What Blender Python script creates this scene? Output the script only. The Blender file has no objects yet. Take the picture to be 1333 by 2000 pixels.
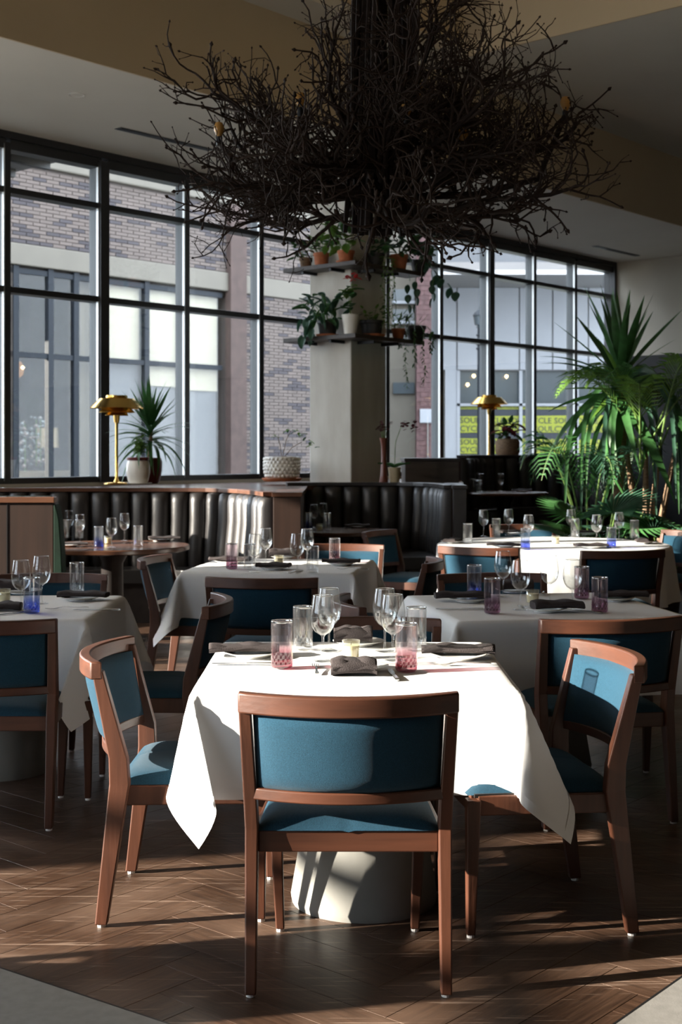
import bpy, math, random
from mathutils import Vector, Matrix, noise
random.seed(7)
PI = math.pi
sc = bpy.context.scene
COL = sc.collection
R = math.radians
# ---------------------------------------------------------------- camera
F, HZ, EYE = 2600.0, 885.0, 1.455          # focal length in px (1333x2000), horizon row, eye height
cd = bpy.data.cameras.new('camera'); cam = bpy.data.objects.new('camera', cd); COL.objects.link(cam)
cam.location = (0, 0, EYE); cam.rotation_euler = (R(90), 0, 0)
cd.sensor_fit = 'VERTICAL'; cd.sensor_height = 36.0; cd.lens = F / 2000 * 36
cd.shift_y = -(1000 - HZ) / 2000; cd.shift_x = 0
cd.clip_start = 0.1; cd.clip_end = 200
cd.dof.use_dof = True; cd.dof.focus_distance = 4.35; cd.dof.aperture_fstop = 6.3
sc.camera = cam
# ---------------------------------------------------------------- sky, sun, exposure
SUN_E = 15.8
w = bpy.data.worlds.new('sky'); sc.world = w; w.use_nodes = True
bg = w.node_tree.nodes['Background']; bg.inputs[0].default_value = (0.78, 0.87, 1.0, 1); bg.inputs[1].default_value = 6.8
sd = bpy.data.lights.new('sun', 'SUN'); so = bpy.data.objects.new('sun', sd); COL.objects.link(so)
sd.energy = 29.0; sd.angle = R(0.6); sd.color = (1.0, 0.90, 0.78)
SD = Vector((.976 * math.cos(R(SUN_E)), .218 * math.cos(R(SUN_E)), -math.sin(R(SUN_E))))
so.rotation_euler = SD.to_track_quat('-Z', 'Y').to_euler(); so.location = (-12, -2, 8)
sc.view_settings.view_transform = 'Standard'; sc.view_settings.look = 'None'
sc.view_settings.gamma = 1; sc.view_settings.use_curve_mapping = False
sc.view_settings.exposure = 0.3
sc.cycles.max_bounces = 8; sc.cycles.diffuse_bounces = 4; sc.cycles.glossy_bounces = 4
sc.cycles.transmission_bounces = 6; sc.cycles.transparent_max_bounces = 40
sc.cycles.sample_clamp_indirect = 6; sc.cycles.caustics_reflective = False; sc.cycles.caustics_refractive = False

# ---------------------------------------------------------------- helpers
class MB:
    def __init__(s): s.v = []; s.f = []
    def add(s, vs, fs, m=None):
        o = len(s.v)
        s.v += [tuple(m @ Vector(p)) if m else tuple(p) for p in vs]
        s.f += [tuple(i + o for i in f) for f in fs]; return s
    def box(s, x0, x1, y0, y1, z0, z1, m=None):
        v = [(x, y, z) for z in (z0, z1) for x, y in ((x0, y0), (x1, y0), (x1, y1), (x0, y1))]
        return s.add(v, [(3, 2, 1, 0), (4, 5, 6, 7), (0, 1, 5, 4), (1, 2, 6, 5), (2, 3, 7, 6), (3, 0, 4, 7)], m)
    def loft(s, rings, closed=True, caps=True):
        o = len(s.v); n = len(rings[0])
        for r in rings: s.v += [tuple(p) for p in r]
        for i in range(len(rings) - 1):
            for j in range(n if closed else n - 1):
                a, b = o + i * n + j, o + i * n + (j + 1) % n
                s.f.append((a, b, b + n, a + n))
        if caps and closed:
            s.f.append(tuple(o + j for j in reversed(range(n))))
            s.f.append(tuple(o + (len(rings) - 1) * n + j for j in range(n)))
        return s
    def lathe(s, prof, n=24, m=None, caps=False, mod=None):
        rings = []
        for r, z in prof:
            ring = []
            for j in range(n):
                a = 2 * PI * j / n
                rr = r if mod is None else r * mod(a, z)
                p = Vector((rr * math.cos(a), rr * math.sin(a), z)); ring.append(m @ p if m else p)
            rings.append(ring)
        return s.loft(rings, True, caps)
    def tube(s, pts, rads, n=6, caps=True):
        pts = [Vector(p) for p in pts]
        if not hasattr(rads, '__len__'): rads = [rads] * len(pts)
        rings = []; ref = None
        for i, p in enumerate(pts):
            t = (pts[min(i + 1, len(pts) - 1)] - pts[max(i - 1, 0)])
            t = t.normalized() if t.length > 1e-9 else Vector((0, 0, 1))
            if ref is None: ref = Vector((1, 0, 0)) if abs(t.x) < .8 else Vector((0, 1, 0))
            a = t.cross(ref).normalized(); b = t.cross(a); ref = b.cross(t) if False else ref
            rings.append([p + (a * math.cos(2 * PI * k / n) + b * math.sin(2 * PI * k / n)) * rads[i] for k in range(n)])
        return s.loft(rings, True, caps)
    def rect_sweep(s, pts, ax, secs):
        # pts: centres, ax: list of (A,B) unit axes, secs: list of (wa,wb) full sizes
        rings = []
        for p, (A, B), (wa, wb) in zip(pts, ax, secs):
            p = Vector(p); A = Vector(A); B = Vector(B)
            rings.append([p + A * (wa / 2 * i) + B * (wb / 2 * j) for i, j in ((-1, -1), (1, -1), (1, 1), (-1, 1))])
        return s.loft(rings)
    def grid(s, fn, nu, nv):
        o = len(s.v)
        for i in range(nu + 1):
            for j in range(nv + 1): s.v.append(tuple(fn(i / nu, j / nv)))
        for i in range(nu):
            for j in range(nv):
                a = o + i * (nv + 1) + j; s.f.append((a, a + nv + 1, a + nv + 2, a + 1))
        return s
    def mesh(s, name):
        me = bpy.data.meshes.new(name); me.from_pydata(s.v, [], s.f); me.update(); return me
    def build(s, name, mat, parent=None, smooth=False, bevel=0, subsurf=0, solid=0, angle=40, loc=None):
        me = s.mesh(name); me.materials.append(mat)
        if smooth:
            me.shade_smooth()
            if angle < 180: me.set_sharp_from_angle(angle=R(angle))
        o = bpy.data.objects.new(name, me); COL.objects.link(o)
        if parent: o.parent = parent
        if loc: o.location = loc
        if solid: md = o.modifiers.new('solid', 'SOLIDIFY'); md.thickness = solid; md.offset = -1
        if bevel: md = o.modifiers.new('bev', 'BEVEL'); md.width = bevel; md.segments = 2; md.limit_method = 'ANGLE'
        if subsurf: md = o.modifiers.new('sub', 'SUBSURF'); md.levels = subsurf; md.render_levels = subsurf
        return o
def inst(o, parent, loc=(0, 0, 0), rot=(0, 0, 0), scale=(1, 1, 1)):
    c = o.copy(); COL.objects.link(c); c.parent = parent
    c.location = loc; c.rotation_euler = rot; c.scale = scale; return c
def tag(o, label, cat=None, group=None, kind=None):
    o['label'] = label
    if cat: o['category'] = cat
    if group: o['group'] = group
    if kind: o['kind'] = kind
    return o
def thing(name, label=None, cat=None, loc=(0, 0, 0), rz=0, group=None, kind=None):
    o = bpy.data.objects.new(name, None); COL.objects.link(o); o.empty_display_size = .1
    o.location = loc; o.rotation_euler = (0, 0, rz)
    if label: tag(o, label, cat, group, kind)
    elif kind: o['kind'] = kind
    return o
def dup(root, loc, rz=0, label=None, group=None, scale=None):
    def cp(o, par):
        c = o.copy(); COL.objects.link(c); c.parent = par
        for ch in o.children: cp(ch, c)
        return c
    r = cp(root, None); r.location = loc; r.rotation_euler = (0, 0, rz)
    if scale: r.scale = scale
    if label: r['label'] = label
    if group: r['group'] = group
    return r
class Proto:
    """first use moves the prototype itself, later uses copy it"""
    def __init__(s, root): s.root = root; s.used = False
    def put(s, loc, rz=0, label=None, group=None, scale=None):
        if s.used: return dup(s.root, loc, rz, label, group, scale)
        s.pend = (loc, rz, label, group, scale); s.used = True; s.first = s.root
        r = s.root; r['label'] = label
        if group: r['group'] = group
        s._place = True
        # keep the prototype where it belongs
        r.location = loc; r.rotation_euler = (0, 0, rz)
        if scale: r.scale = scale
        return r
# ---------------------------------------------------------------- materials
def nt(name):
    m = bpy.data.materials.new(name); m.use_nodes = True; t = m.node_tree
    for n in list(t.nodes): t.nodes.remove(n)
    return m, t, t.nodes.new('ShaderNodeOutputMaterial')
def N(t, k, **kw):
    n = t.nodes.new('ShaderNode' + k)
    for a, b in kw.items():
        if a in n.inputs.keys(): n.inputs[a].default_value = b
        else: setattr(n, a, b)
    return n
def P(name, col, rough=.5, metal=0, spec=.5, var=.0, scale=8, stretch=(1, 1, 1), bump=0, bscale=60, col2=None, sheen=0, trans=0, coat=0, obj_rand=0):
    m, t, out = nt(name); L = t.links.new
    b = N(t, 'BsdfPrincipled'); b.inputs['Base Color'].default_value = (*col, 1)
    b.inputs['Roughness'].default_value = rough; b.inputs['Metallic'].default_value = metal
    b.inputs['Specular IOR Level'].default_value = spec; b.inputs['Coat Weight'].default_value = coat
    if sheen: b.inputs['Sheen Weight'].default_value = sheen; b.inputs['Sheen Roughness'].default_value = .4
    tc = N(t, 'TexCoord'); mp = N(t, 'Mapping'); mp.inputs['Scale'].default_value = stretch
    L(tc.outputs['Object'], mp.inputs[0])
    if var or col2:
        nz = N(t, 'TexNoise'); nz.inputs['Scale'].default_value = scale; nz.inputs['Detail'].default_value = 6
        L(mp.outputs[0], nz.inputs['Vector'])
        cr = N(t, 'ValToRGB'); c2 = col2 or tuple(max(0, c * (1 - var)) for c in col)
        c1 = col if col2 else tuple(min(1, c * (1 + var)) for c in col)
        cr.color_ramp.elements[0].color = (*c2, 1); cr.color_ramp.elements[1].color = (*c1, 1)
        cr.color_ramp.elements[0].position = .35; cr.color_ramp.elements[1].position = .65
        L(nz.outputs[0], cr.inputs[0]); src = cr.outputs[0]
        if obj_rand:
            oi = N(t, 'ObjectInfo'); mr = N(t, 'MapRange'); mr.inputs['To Min'].default_value = 1 - obj_rand; mr.inputs['To Max'].default_value = 1 + obj_rand
            L(oi.outputs['Random'], mr.inputs[0]); mx = N(t, 'VectorMath', operation='SCALE'); L(src, mx.inputs[0]); L(mr.outputs[0], mx.inputs['Scale']); src = mx.outputs[0]
        L(src, b.inputs['Base Color'])
    if bump:
        nz2 = N(t, 'TexNoise'); nz2.inputs['Scale'].default_value = bscale; nz2.inputs['Detail'].default_value = 4
        L(mp.outputs[0], nz2.inputs['Vector'])
        bp = N(t, 'Bump'); bp.inputs['Strength'].default_value = bump; bp.inputs['Distance'].default_value = .01
        L(nz2.outputs[0], bp.inputs['Height']); L(bp.outputs[0], b.inputs['Normal'])
    if trans:
        tr = N(t, 'BsdfTranslucent'); tr.inputs[0].default_value = (*[min(1, c * 1.1) for c in col], 1)
        mx = N(t, 'MixShader'); mx.inputs[0].default_value = trans
        L(b.outputs[0], mx.inputs[1]); L(tr.outputs[0], mx.inputs[2]); L(mx.outputs[0], out.inputs[0])
    else: L(b.outputs[0], out.inputs[0])
    return m
def thin_glass(name, tint=(.97, .98, .98), edge=.75, base=.06, ramp=None, gl=(1, 1, 1), rough=0.0, haze=0):
    """thin walled glass: see-through with a grazing reflection; ramp=(colour at foot, clear above height)"""
    m, t, out = nt(name); L = t.links.new
    tr = N(t, 'BsdfTransparent'); tr.inputs[0].default_value = (*tint, 1)
    g = N(t, 'BsdfGlossy'); g.inputs[0].default_value = (*gl, 1); g.inputs['Roughness'].default_value = rough
    lw = N(t, 'LayerWeight'); lw.inputs[0].default_value = .5
    pw = N(t, 'Math', operation='POWER'); pw.inputs[1].default_value = 3.0
    ma = N(t, 'Math', operation='MULTIPLY_ADD'); ma.inputs[1].default_value = edge; ma.inputs[2].default_value = base
    ma.use_clamp = True
    L(lw.outputs['Facing'], pw.inputs[0]); L(pw.outputs[0], ma.inputs[0])
    mx = N(t, 'MixShader'); L(ma.outputs[0], mx.inputs[0]); L(tr.outputs[0], mx.inputs[1]); L(g.outputs[0], mx.inputs[2])
    if ramp:
        tc = N(t, 'TexCoord'); sx = N(t, 'SeparateXYZ'); L(tc.outputs['Object'], sx.inputs[0])
        mr = N(t, 'MapRange'); mr.inputs['From Min'].default_value = 0; mr.inputs['From Max'].default_value = ramp[1]
        L(sx.outputs[2], mr.inputs[0]); cr = N(t, 'ValToRGB')
        cr.color_ramp.elements[0].color = (*ramp[0], 1); cr.color_ramp.elements[1].color = (*tint, 1)
        L(mr.outputs[0], cr.inputs[0]); L(cr.outputs[0], tr.inputs[0])
    if haze:
        df = N(t, 'BsdfTranslucent'); df.inputs[0].default_value = (.9, .92, .95, 1); d2 = N(t, 'BsdfDiffuse'); d2.inputs[0].default_value = (.9, .92, .95, 1)
        ms = N(t, 'MixShader'); L(df.outputs[0], ms.inputs[1]); L(d2.outputs[0], ms.inputs[2])
        mh = N(t, 'MixShader'); mh.inputs[0].default_value = haze; L(mx.outputs[0], mh.inputs[1]); L(ms.outputs[0], mh.inputs[2]); mx = mh
    L(mx.outputs[0], out.inputs[0]); return m
M = {}
M['chair_wood'] = P('chair_wood', (.070, .024, .012), .42, var=.25, scale=22, stretch=(1, 1, .08), bump=.05, bscale=90, obj_rand=.12)
M['chair_rail'] = P('chair_rail_wood', (.070, .024, .012), .42, var=.25, scale=22, stretch=(.08, 1, 1), bump=.05, bscale=90, obj_rand=.12)
M['teal'] = P('teal_fabric', (.012, .046, .076), .9, spec=.15, var=.22, scale=420, bump=.4, bscale=900, sheen=.10)
M['cloth'] = P('table_linen', (.86, .86, .86), .85, spec=.2, bump=.06, bscale=7, trans=.12)
M['napkin'] = P('napkin_linen', (.045, .037, .037), .9, spec=.2, bump=.3, bscale=300, var=.1, scale=200)
M['china'] = P('white_china', (.85, .84, .80), .18)
M['steel'] = P('cutlery_steel', (.62, .62, .60), .18, metal=1)
M['pedestal'] = P('grey_pedestal', (.23, .225, .205), .6, var=.1, scale=5)
M['leather'] = P('dark_leather', (.020, .018, .018), .40, spec=.6, bump=.12, bscale=60, var=.2, scale=5)
M['green_velvet'] = P('green_velvet', (.0035, .015, .008), .8, spec=.2, var=.2, scale=20)
M['walnut'] = P('walnut_panel', (.022, .010, .006), .6, spec=.25, var=.35, scale=9, stretch=(1, 1, .1))
M['walnut_top'] = P('walnut_top', (.10, .045, .026), .25, var=.3, scale=8, stretch=(.15, 1, 1))
M['dark_wood'] = P('black_stained_wood', (.025, .021, .020), .3, var=.3, scale=8)
M['frame'] = P('window_frame_metal', (.020, .021, .023), .35, spec=.5)
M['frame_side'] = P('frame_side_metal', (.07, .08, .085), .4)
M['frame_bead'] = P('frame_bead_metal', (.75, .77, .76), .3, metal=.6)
M['soffit'] = P('soffit_paint', (.66, .64, .57), .8, var=.03, scale=1)
M['tan'] = P('tan_paint', (.56, .46, .31), .85, var=.03, scale=1)
M['wall'] = P('wall_paint', (.50, .46, .38), .85, var=.03, scale=1)
M['black_wall'] = P('black_wall', (.008, .008, .009), .7)
M['concrete'] = P('cast_concrete', (.70, .68, .62), .75, col2=(.50, .47, .41), scale=2.2, stretch=(1, 1, .35), bump=.15, bscale=20)
M['floor_concrete'] = P('floor_concrete', (.20, .193, .182), .55, var=.08, scale=30, bump=.05, bscale=200)
M['twig'] = P('bark', (.017, .010, .007), .8, spec=.2, var=.3, scale=30)
M['twig_tip'] = P('twig_bark', (.030, .017, .011), .75, spec=.25, var=.3, scale=40)
M['brass'] = P('brushed_brass', (.72, .45, .12), .22, metal=1)
M['amber'] = P('amber_bulb', (.55, .28, .07), .25, spec=.6)
M['leaf'] = P('dark_leaf', (.035, .11, .03), .42, spec=.5, var=.35, scale=10, trans=.22)
M['leaf_light'] = P('bright_leaf', (.10, .20, .03), .42, spec=.5, var=.25, scale=10, trans=.3)
M['leaf_blue'] = P('blue_green_leaf', (.03, .085, .05), .4, var=.3, scale=10, trans=.2)
M['stem'] = P('green_stem', (.10, .17, .04), .5, var=.3, scale=20)
M['bark'] = P('palm_trunk', (.16, .10, .055), .8, var=.35, scale=25, stretch=(1, 1, 4), bump=.4, bscale=40)
M['terracotta'] = P('terracotta', (.42, .13, .05), .75, var=.15, scale=20)
M['white_pot'] = P('white_glaze', (.80, .77, .70), .25, var=.03, scale=5)
M['red_glaze'] = P('red_glaze', (.12, .015, .015), .3, var=.2)
M['black_pot'] = P('black_pot', (.02, .018, .016), .5)
M['cream_pot'] = P('cream_pot', (.50, .40, .25), .6, var=.08)
M['soil'] = P('soil', (.03, .02, .012), .95, bump=.5, bscale=80)
M['red_flower'] = P('red_petal', (.50, .03, .03), .5, var=.2)
M['maroon'] = P('maroon_petal', (.11, .012, .022), .55, var=.3)
M['wax'] = P('candle_wax', (.85, .78, .60), .5)
M['rubber'] = P('white_glide', (.75, .73, .70), .4)
M['black_metal'] = P('black_metal', (.015, .015, .016), .4, metal=.3)
M['white_trim'] = P('white_trim', (.70, .69, .65), .6)
M['shelf'] = P('dark_shelf', (.045, .032, .024), .5, var=.35, scale=12, stretch=(.2, 1, 1))
# brick etc
M['brick_light'] = P('pale_brick', (.118, .094, .083), .85, var=.12, scale=3, obj_rand=.08)
M['brick_dark'] = P('dark_brick', (.050, .043, .048), .85, var=.15, scale=3, obj_rand=.1)
M['mortar'] = P('mortar', (.095, .08, .073), .9)
M['stone'] = P('limestone', (.135, .122, .10), .8, var=.05, scale=2)
M['red_brick'] = P('red_brick', (.085, .045, .045), .85, var=.2, scale=8)
M['street'] = P('street_asphalt', (.26, .26, .25), .9, var=.15, scale=3)
M['white_panel'] = P('white_cladding', (.27, .285, .31), .6, var=.03, scale=1)
M['grey_panel'] = P('grey_cladding', (.12, .123, .13), .7, var=.04, scale=1)
M['far_dark'] = P('far_window_dark', (.05, .065, .075), .15)
M['yellow'] = P('yellow_film', (.24, .27, .017), .6)
M['navy_film'] = P('dark_film', (.015, .02, .03), .6)
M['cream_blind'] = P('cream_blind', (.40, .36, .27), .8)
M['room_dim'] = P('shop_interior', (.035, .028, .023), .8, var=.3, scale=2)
M['post_blue'] = P('painted_post', (.012, .016, .022), .5, spec=.2)
def herring_wood():
    m, t, out = nt('worn_oak'); L = t.links.new
    b = N(t, 'BsdfPrincipled'); b.inputs['Specular IOR Level'].default_value = .3
    tc = N(t, 'TexCoord'); geo = N(t, 'NewGeometry'); oi = N(t, 'ObjectInfo')
    mp = N(t, 'Mapping'); mp.inputs['Scale'].default_value = (1.2, 22, 1); L(tc.outputs['Object'], mp.inputs[0])
    nz = N(t, 'TexNoise'); nz.inputs['Scale'].default_value = 3; nz.inputs['Detail'].default_value = 8; nz.inputs['Roughness'].default_value = .7; L(mp.outputs[0], nz.inputs['Vector'])
    cr = N(t, 'ValToRGB'); e = cr.color_ramp.elements
    e[0].position = .3; e[0].color = (.017, .009, .006, 1); e[1].position = .72; e[1].color = (.092, .050, .031, 1)
    L(nz.outputs[0], cr.inputs[0])
    mr = N(t, 'MapRange'); mr.inputs['To Min'].default_value = .85; mr.inputs['To Max'].default_value = 1.12
    L(oi.outputs['Random'], mr.inputs[0]); sc_ = N(t, 'VectorMath', operation='SCALE'); L(cr.outputs[0], sc_.inputs[0]); L(mr.outputs[0], sc_.inputs['Scale'])
    # worn pale patches and fine scratches over the whole floor
    n2 = N(t, 'TexNoise'); n2.inputs['Scale'].default_value = 2.3; n2.inputs['Detail'].default_value = 7; L(geo.outputs['Position'], n2.inputs['Vector'])
    c2 = N(t, 'ValToRGB'); c2.color_ramp.elements[0].position = .45; c2.color_ramp.elements[1].position = .75; L(n2.outputs[0], c2.inputs[0])
    acc = None
    for k, (ang, s) in enumerate(((20, 1), (75, .8), (-35, 1.2), (-70, .9))):
        mp2 = N(t, 'Mapping'); mp2.inputs['Rotation'].default_value = (0, 0, R(ang)); mp2.inputs['Scale'].default_value = (.9 * s, 26 * s, 1); mp2.inputs['Location'].default_value = (k * 3.1, k, 0)
        L(geo.outputs['Position'], mp2.inputs[0])
        wv = N(t, 'TexNoise'); wv.inputs['Scale'].default_value = 3.2; wv.inputs['Detail'].default_value = 2; wv.inputs['Distortion'].default_value = .35; L(mp2.outputs[0], wv.inputs['Vector'])
        c = N(t, 'ValToRGB'); c.color_ramp.elements[0].position = .665; c.color_ramp.elements[1].position = .70
        L(wv.outputs[0], c.inputs[0])
        if acc is None: acc = c.outputs[0]
        else:
            a = N(t, 'Math', operation='MAXIMUM'); L(acc, a.inputs[0]); L(c.outputs[0], a.inputs[1]); acc = a.outputs[0]
    mu = N(t, 'Math', operation='MULTIPLY'); mu.inputs[1].default_value = .40; L(acc, mu.inputs[0])
    mu2 = N(t, 'Math', operation='MULTIPLY'); mu2.inputs[1].default_value = .55; L(c2.outputs[0], mu2.inputs[0])
    mxa = N(t, 'MixRGB'); mxa.inputs[2].default_value = (.17, .107, .074, 1); L(mu2.outputs[0], mxa.inputs[0]); L(sc_.outputs[0], mxa.inputs[1])
    mxb = N(t, 'MixRGB'); mxb.inputs[2].default_value = (.36, .26, .20, 1); L(mu.outputs[0], mxb.inputs[0]); L(mxa.outputs[0], mxb.inputs[1])
    L(mxb.outputs[0], b.inputs['Base Color'])
    rr = N(t, 'MapRange'); rr.inputs['To Min'].default_value = .34; rr.inputs['To Max'].default_value = .62; L(c2.outputs[0], rr.inputs[0]); L(rr.outputs[0], b.inputs['Roughness'])
    bp = N(t, 'Bump'); bp.inputs['Strength'].default_value = .15; bp.inputs['Distance'].default_value = .004; L(nz.outputs[0], bp.inputs['Height']); L(bp.outputs[0], b.inputs['Normal'])
    L(b.outputs[0], out.inputs[0]); return m
M['plank'] = herring_wood()
M['globe'] = thin_glass('frosted_globe', (.96, .95, .92), .3, .03, haze=.05)
M['pane'] = thin_glass('window_pane', (.95, .96, .955), .55, .04)
M['shop_pane'] = thin_glass('shop_pane', (.95, .955, .95), .22, .02)
M['glass'] = thin_glass('clear_glass', (.97, .98, .98), .85, .07, rough=.04, haze=.005)
M['glass_rim'] = thin_glass('glass_rim', (.8, .82, .82), .5, .45)
M['g_clear'] = thin_glass('clear_tumbler', (.97, .975, .975), .7, .10, rough=.05, haze=.012)
M['g_pink'] = thin_glass('rose_tumbler', (.97, .935, .945), .6, .10, ((.55, .20, .26), .085), rough=.05, haze=.012)
M['g_purple'] = thin_glass('purple_tumbler', (.965, .92, .95), .6, .10, ((.46, .24, .36), .08), rough=.05, haze=.012)
M['g_blue'] = thin_glass('blue_tumbler', (.93, .955, .995), .6, .10, ((.16, .28, .85), .085), rough=.05, haze=.012)
M['votive'] = thin_glass('votive_glass', (.95, .93, .80), .5, .14, haze=.05)
# ---------------------------------------------------------------- wall frame: u along the windows, y outwards
O2 = Vector((-3.28, 13.10, 0)); WR = R(49)
U = Vector((math.cos(WR), math.sin(WR), 0)); OUT = Vector((-math.sin(WR), math.cos(WR), 0))
def WP(u, y, z=0): return O2 + U * u + OUT * y + Vector((0, 0, z))
def wthing(name, u, y=0, z=0, **k): return thing(name, loc=WP(u, y, z), rz=WR, **k)
def at(px, py, z=.75):                     # point at height z seen at a pixel
    Y = F * (EYE - z) / (py - HZ); return ((px - 666.5) * Y / F, Y, z)
def atY(px, Y, z=0): return ((px - 666.5) * Y / F, Y, z)
VX = 666.5 + F * math.tan(PI / 2 - WR)
def u_at(px, dout):                         # u of the wall-parallel plane dout metres outside at pixel column px
    a = (-O2.x + O2.y * math.tan(PI / 2 - WR)) + dout / math.sin(WR)
    Y = F * a / (VX - px); X = (px - 666.5) * Y / F
    return (Vector((X, Y, 0)) - O2).dot(U), Y
# ================================================================ STRUCTURE
CEIL1, CEIL2, CEIL3 = 4.62, 5.56, 6.9
SOF = 2.46; STRIP = 2.95                     # soffit depth, inner edge of the middle ceiling (from the windows)
UEND, UL, VB = 11.95, -21.0, 16.0
def sbox(name, mat, u0, u1, y0, y1, z0, z1, label, parent=None, bevel=0):
    o = MB().box(u0, u1, y0, y1, z0, z1).build(name, mat, parent, bevel=bevel)
    if not parent:
        o.location = O2; o.rotation_euler = (0, 0, WR); tag(o, label, kind='structure')
    return o
# --- floors
fl = thing('floor', 'dark worn herringbone plank floor under the dining tables', kind='structure')
PL, PW = .84, .14
ang = R(45 + 4)
def make_plank_mesh():
    m = MB(); g = .0005; b = .0009
    x0, x1, y0, y1 = -PL / 2 + g, PL / 2 - g, -PW / 2 + g, PW / 2 - g
    m.box(x0, x1, y0, y1, -.018, -b)
    o = len(m.v); m.v += [(x0 + b, y0 + b, 0), (x1 - b, y0 + b, 0), (x1 - b, y1 - b, 0), (x0 + b, y1 - b, 0)]
    m.f = [f for f in m.f if f != (4, 5, 6, 7)]
    m.f += [(o, o + 1, o + 2, o + 3), (4, 5, o + 1, o), (5, 6, o + 2, o + 1), (6, 7, o + 3, o + 2), (7, 4, o, o + 3)]
    return m
pm = make_plank_mesh(); pme = pm.mesh('plank'); pme.materials.append(M['plank'])
planks = []
n_ = int(PL / PW)
CX, CY = 0.0, 6.5
for i in range(-90, 91):
    for j in range(-14, 15):
        # herringbone: horizontal plank at (i + j*n*2)... classic stagger lattice
        for kind in (0, 1):
            bx = i * PW + j * (2 * PL)
            by = i * PW
            if kind == 0: cx, cy, rz = bx + PL / 2, by + PW / 2, 0
            else: cx, cy, rz = bx + PL + PW / 2, by + PW - PL / 2 , PI / 2
            X = CX + cx * math.cos(ang) - cy * math.sin(ang); Y = CY + cx * math.sin(ang) + cy * math.cos(ang)
            if not (2.6 < Y < 12.0 and abs(X) < .30 * Y + 1.8): continue
            planks.append((Y * Y + X * X * .3, X, Y, rz + ang))
planks.sort()
rest = MB()
for k, (_, X, Y, rz) in enumerate(planks):
    if k < 300:
        o = bpy.data.objects.new('plank', pme); COL.objects.link(o); o.parent = fl; o.location = (X, Y, 0); o.rotation_euler = (0, 0, rz)
    else:
        rest.add(pm.v, pm.f, Matrix.Translation((X, Y, 0)) @ Matrix.Rotation(rz, 4, 'Z'))
o = rest.build('plank_field', M['plank'], fl); o['kind'] = 'stuff'
sub = MB().box(-9, 16, -6, 26, -.12, -.010).build('subfloor', M['dark_wood'], fl)
# concrete areas of the floor, in front of the two diagonal joints
def conc(name, p, q, far, lab):
    p = Vector((*p, 0)); q = Vector((*q, 0)); d = (q - p).normalized(); nn = Vector((d.y, -d.x, 0))
    if nn.y > 0: nn = -nn
    a = p - d * far[0]; b = p + d * far[1]
    m = MB(); pts = [a, b, b + nn * 3, a + nn * 3]
    m.v = [tuple(v + Vector((0, 0, z))) for z in (-.02, .003) for v in pts]
    m.f = [(3, 2, 1, 0), (4, 5, 6, 7), (0, 1, 5, 4), (1, 2, 6, 5), (2, 3, 7, 6), (3, 0, 4, 7)]
    o = m.build(name, M['floor_concrete']); tag(o, lab, kind='structure')
    s = MB(); w = -nn * .006
    s.v = [tuple(v + Vector((0, 0, z))) for z in (-.01, .0035) for v in (a, b, b + w, a + w)]
    s.f = m.f; s.build('joint_strip', M['black_metal'], o)
pa, pb = at(0, 1893, 0)[:2], at(322, 2000, 0)[:2]
pc, pd_ = at(1333, 1911, 0)[:2], at(1206, 2000, 0)[:2]
conc('floor_1', pa, pb, (3.5, 1.05), 'grey concrete floor edge at the lower left, beyond the diagonal joint')
conc('floor_2', pc, pd_, (4.0, .62), 'sunlit pale concrete floor edge at the lower right, beyond the diagonal joint')
# --- window wall
knee_z = 1.15
SP = 1.19
HEAD = 4.50
def bay(n, u0, u1, label, thick, mid=3.04):
    w_ = wthing('window_%d' % n, (u0), 0, 0, label=label, kind='structure')
    D = .16
    L_ = u1 - u0
    mw = .115 if thick else .07
    m = MB().box(-mw / 2, mw / 2, -.03 if thick else 0, D, knee_z, HEAD + .02); m.build('mullion', M['frame'], w_, bevel=.003)
    MB().box(-mw / 2 - .006, -mw / 2, .02, D - .005, knee_z + .03, HEAD).build('side_cover', M['frame_side'], w_)  # side face in paler grey, its window light put into the colour
    MB().box(-mw / 2 - .014, -mw / 2, .0, .03, knee_z + .03, HEAD).build('bright_bead', M['frame_bead'], w_)  # pale strip paints the sunlit glint along the mullion edge
    rails = [(knee_z, knee_z + .06), (mid, mid + .06), (4.02, 4.08), (HEAD - .05, HEAD + .05)]
    for z0, z1 in rails:
        MB().box(mw / 2, L_ - .02, 0, D, z0, z1).build('rail', M['frame'], w_, bevel=.003)
    for k in range(3):
        z0, z1 = rails[k][1], rails[k + 1][0]
        MB().box(mw / 2, L_ - .02, .075, .083, z0, z1).build('pane', M['pane'], w_)
    return w_
names = ['leftmost in view, at the frame edge', 'with the brass lamp before it', 'behind the spiky plant', 'just left of the concrete pillar', 'hidden behind the pillar',
         'just right of the pillar, behind the maroon orchid', 'right of the pillar, second narrow bay', 'with the far brass lamp before it', 'showing the yellow lettered film', 'second from the right end', 'last one at the right corner']
nb = 0
for k in range(-7, 10):
    u0 = k * SP
    lab = ('black framed window bay ' + names[k]) if 0 <= k < 10 else 'black framed window bay outside the view, to the left of the room'
    if k == -1: lab = 'black framed window bay cut off by the left edge'
    b_ = bay(k + 8, u0, u0 + SP, lab, k in (-5, -2, 1, 4, 7))
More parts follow.
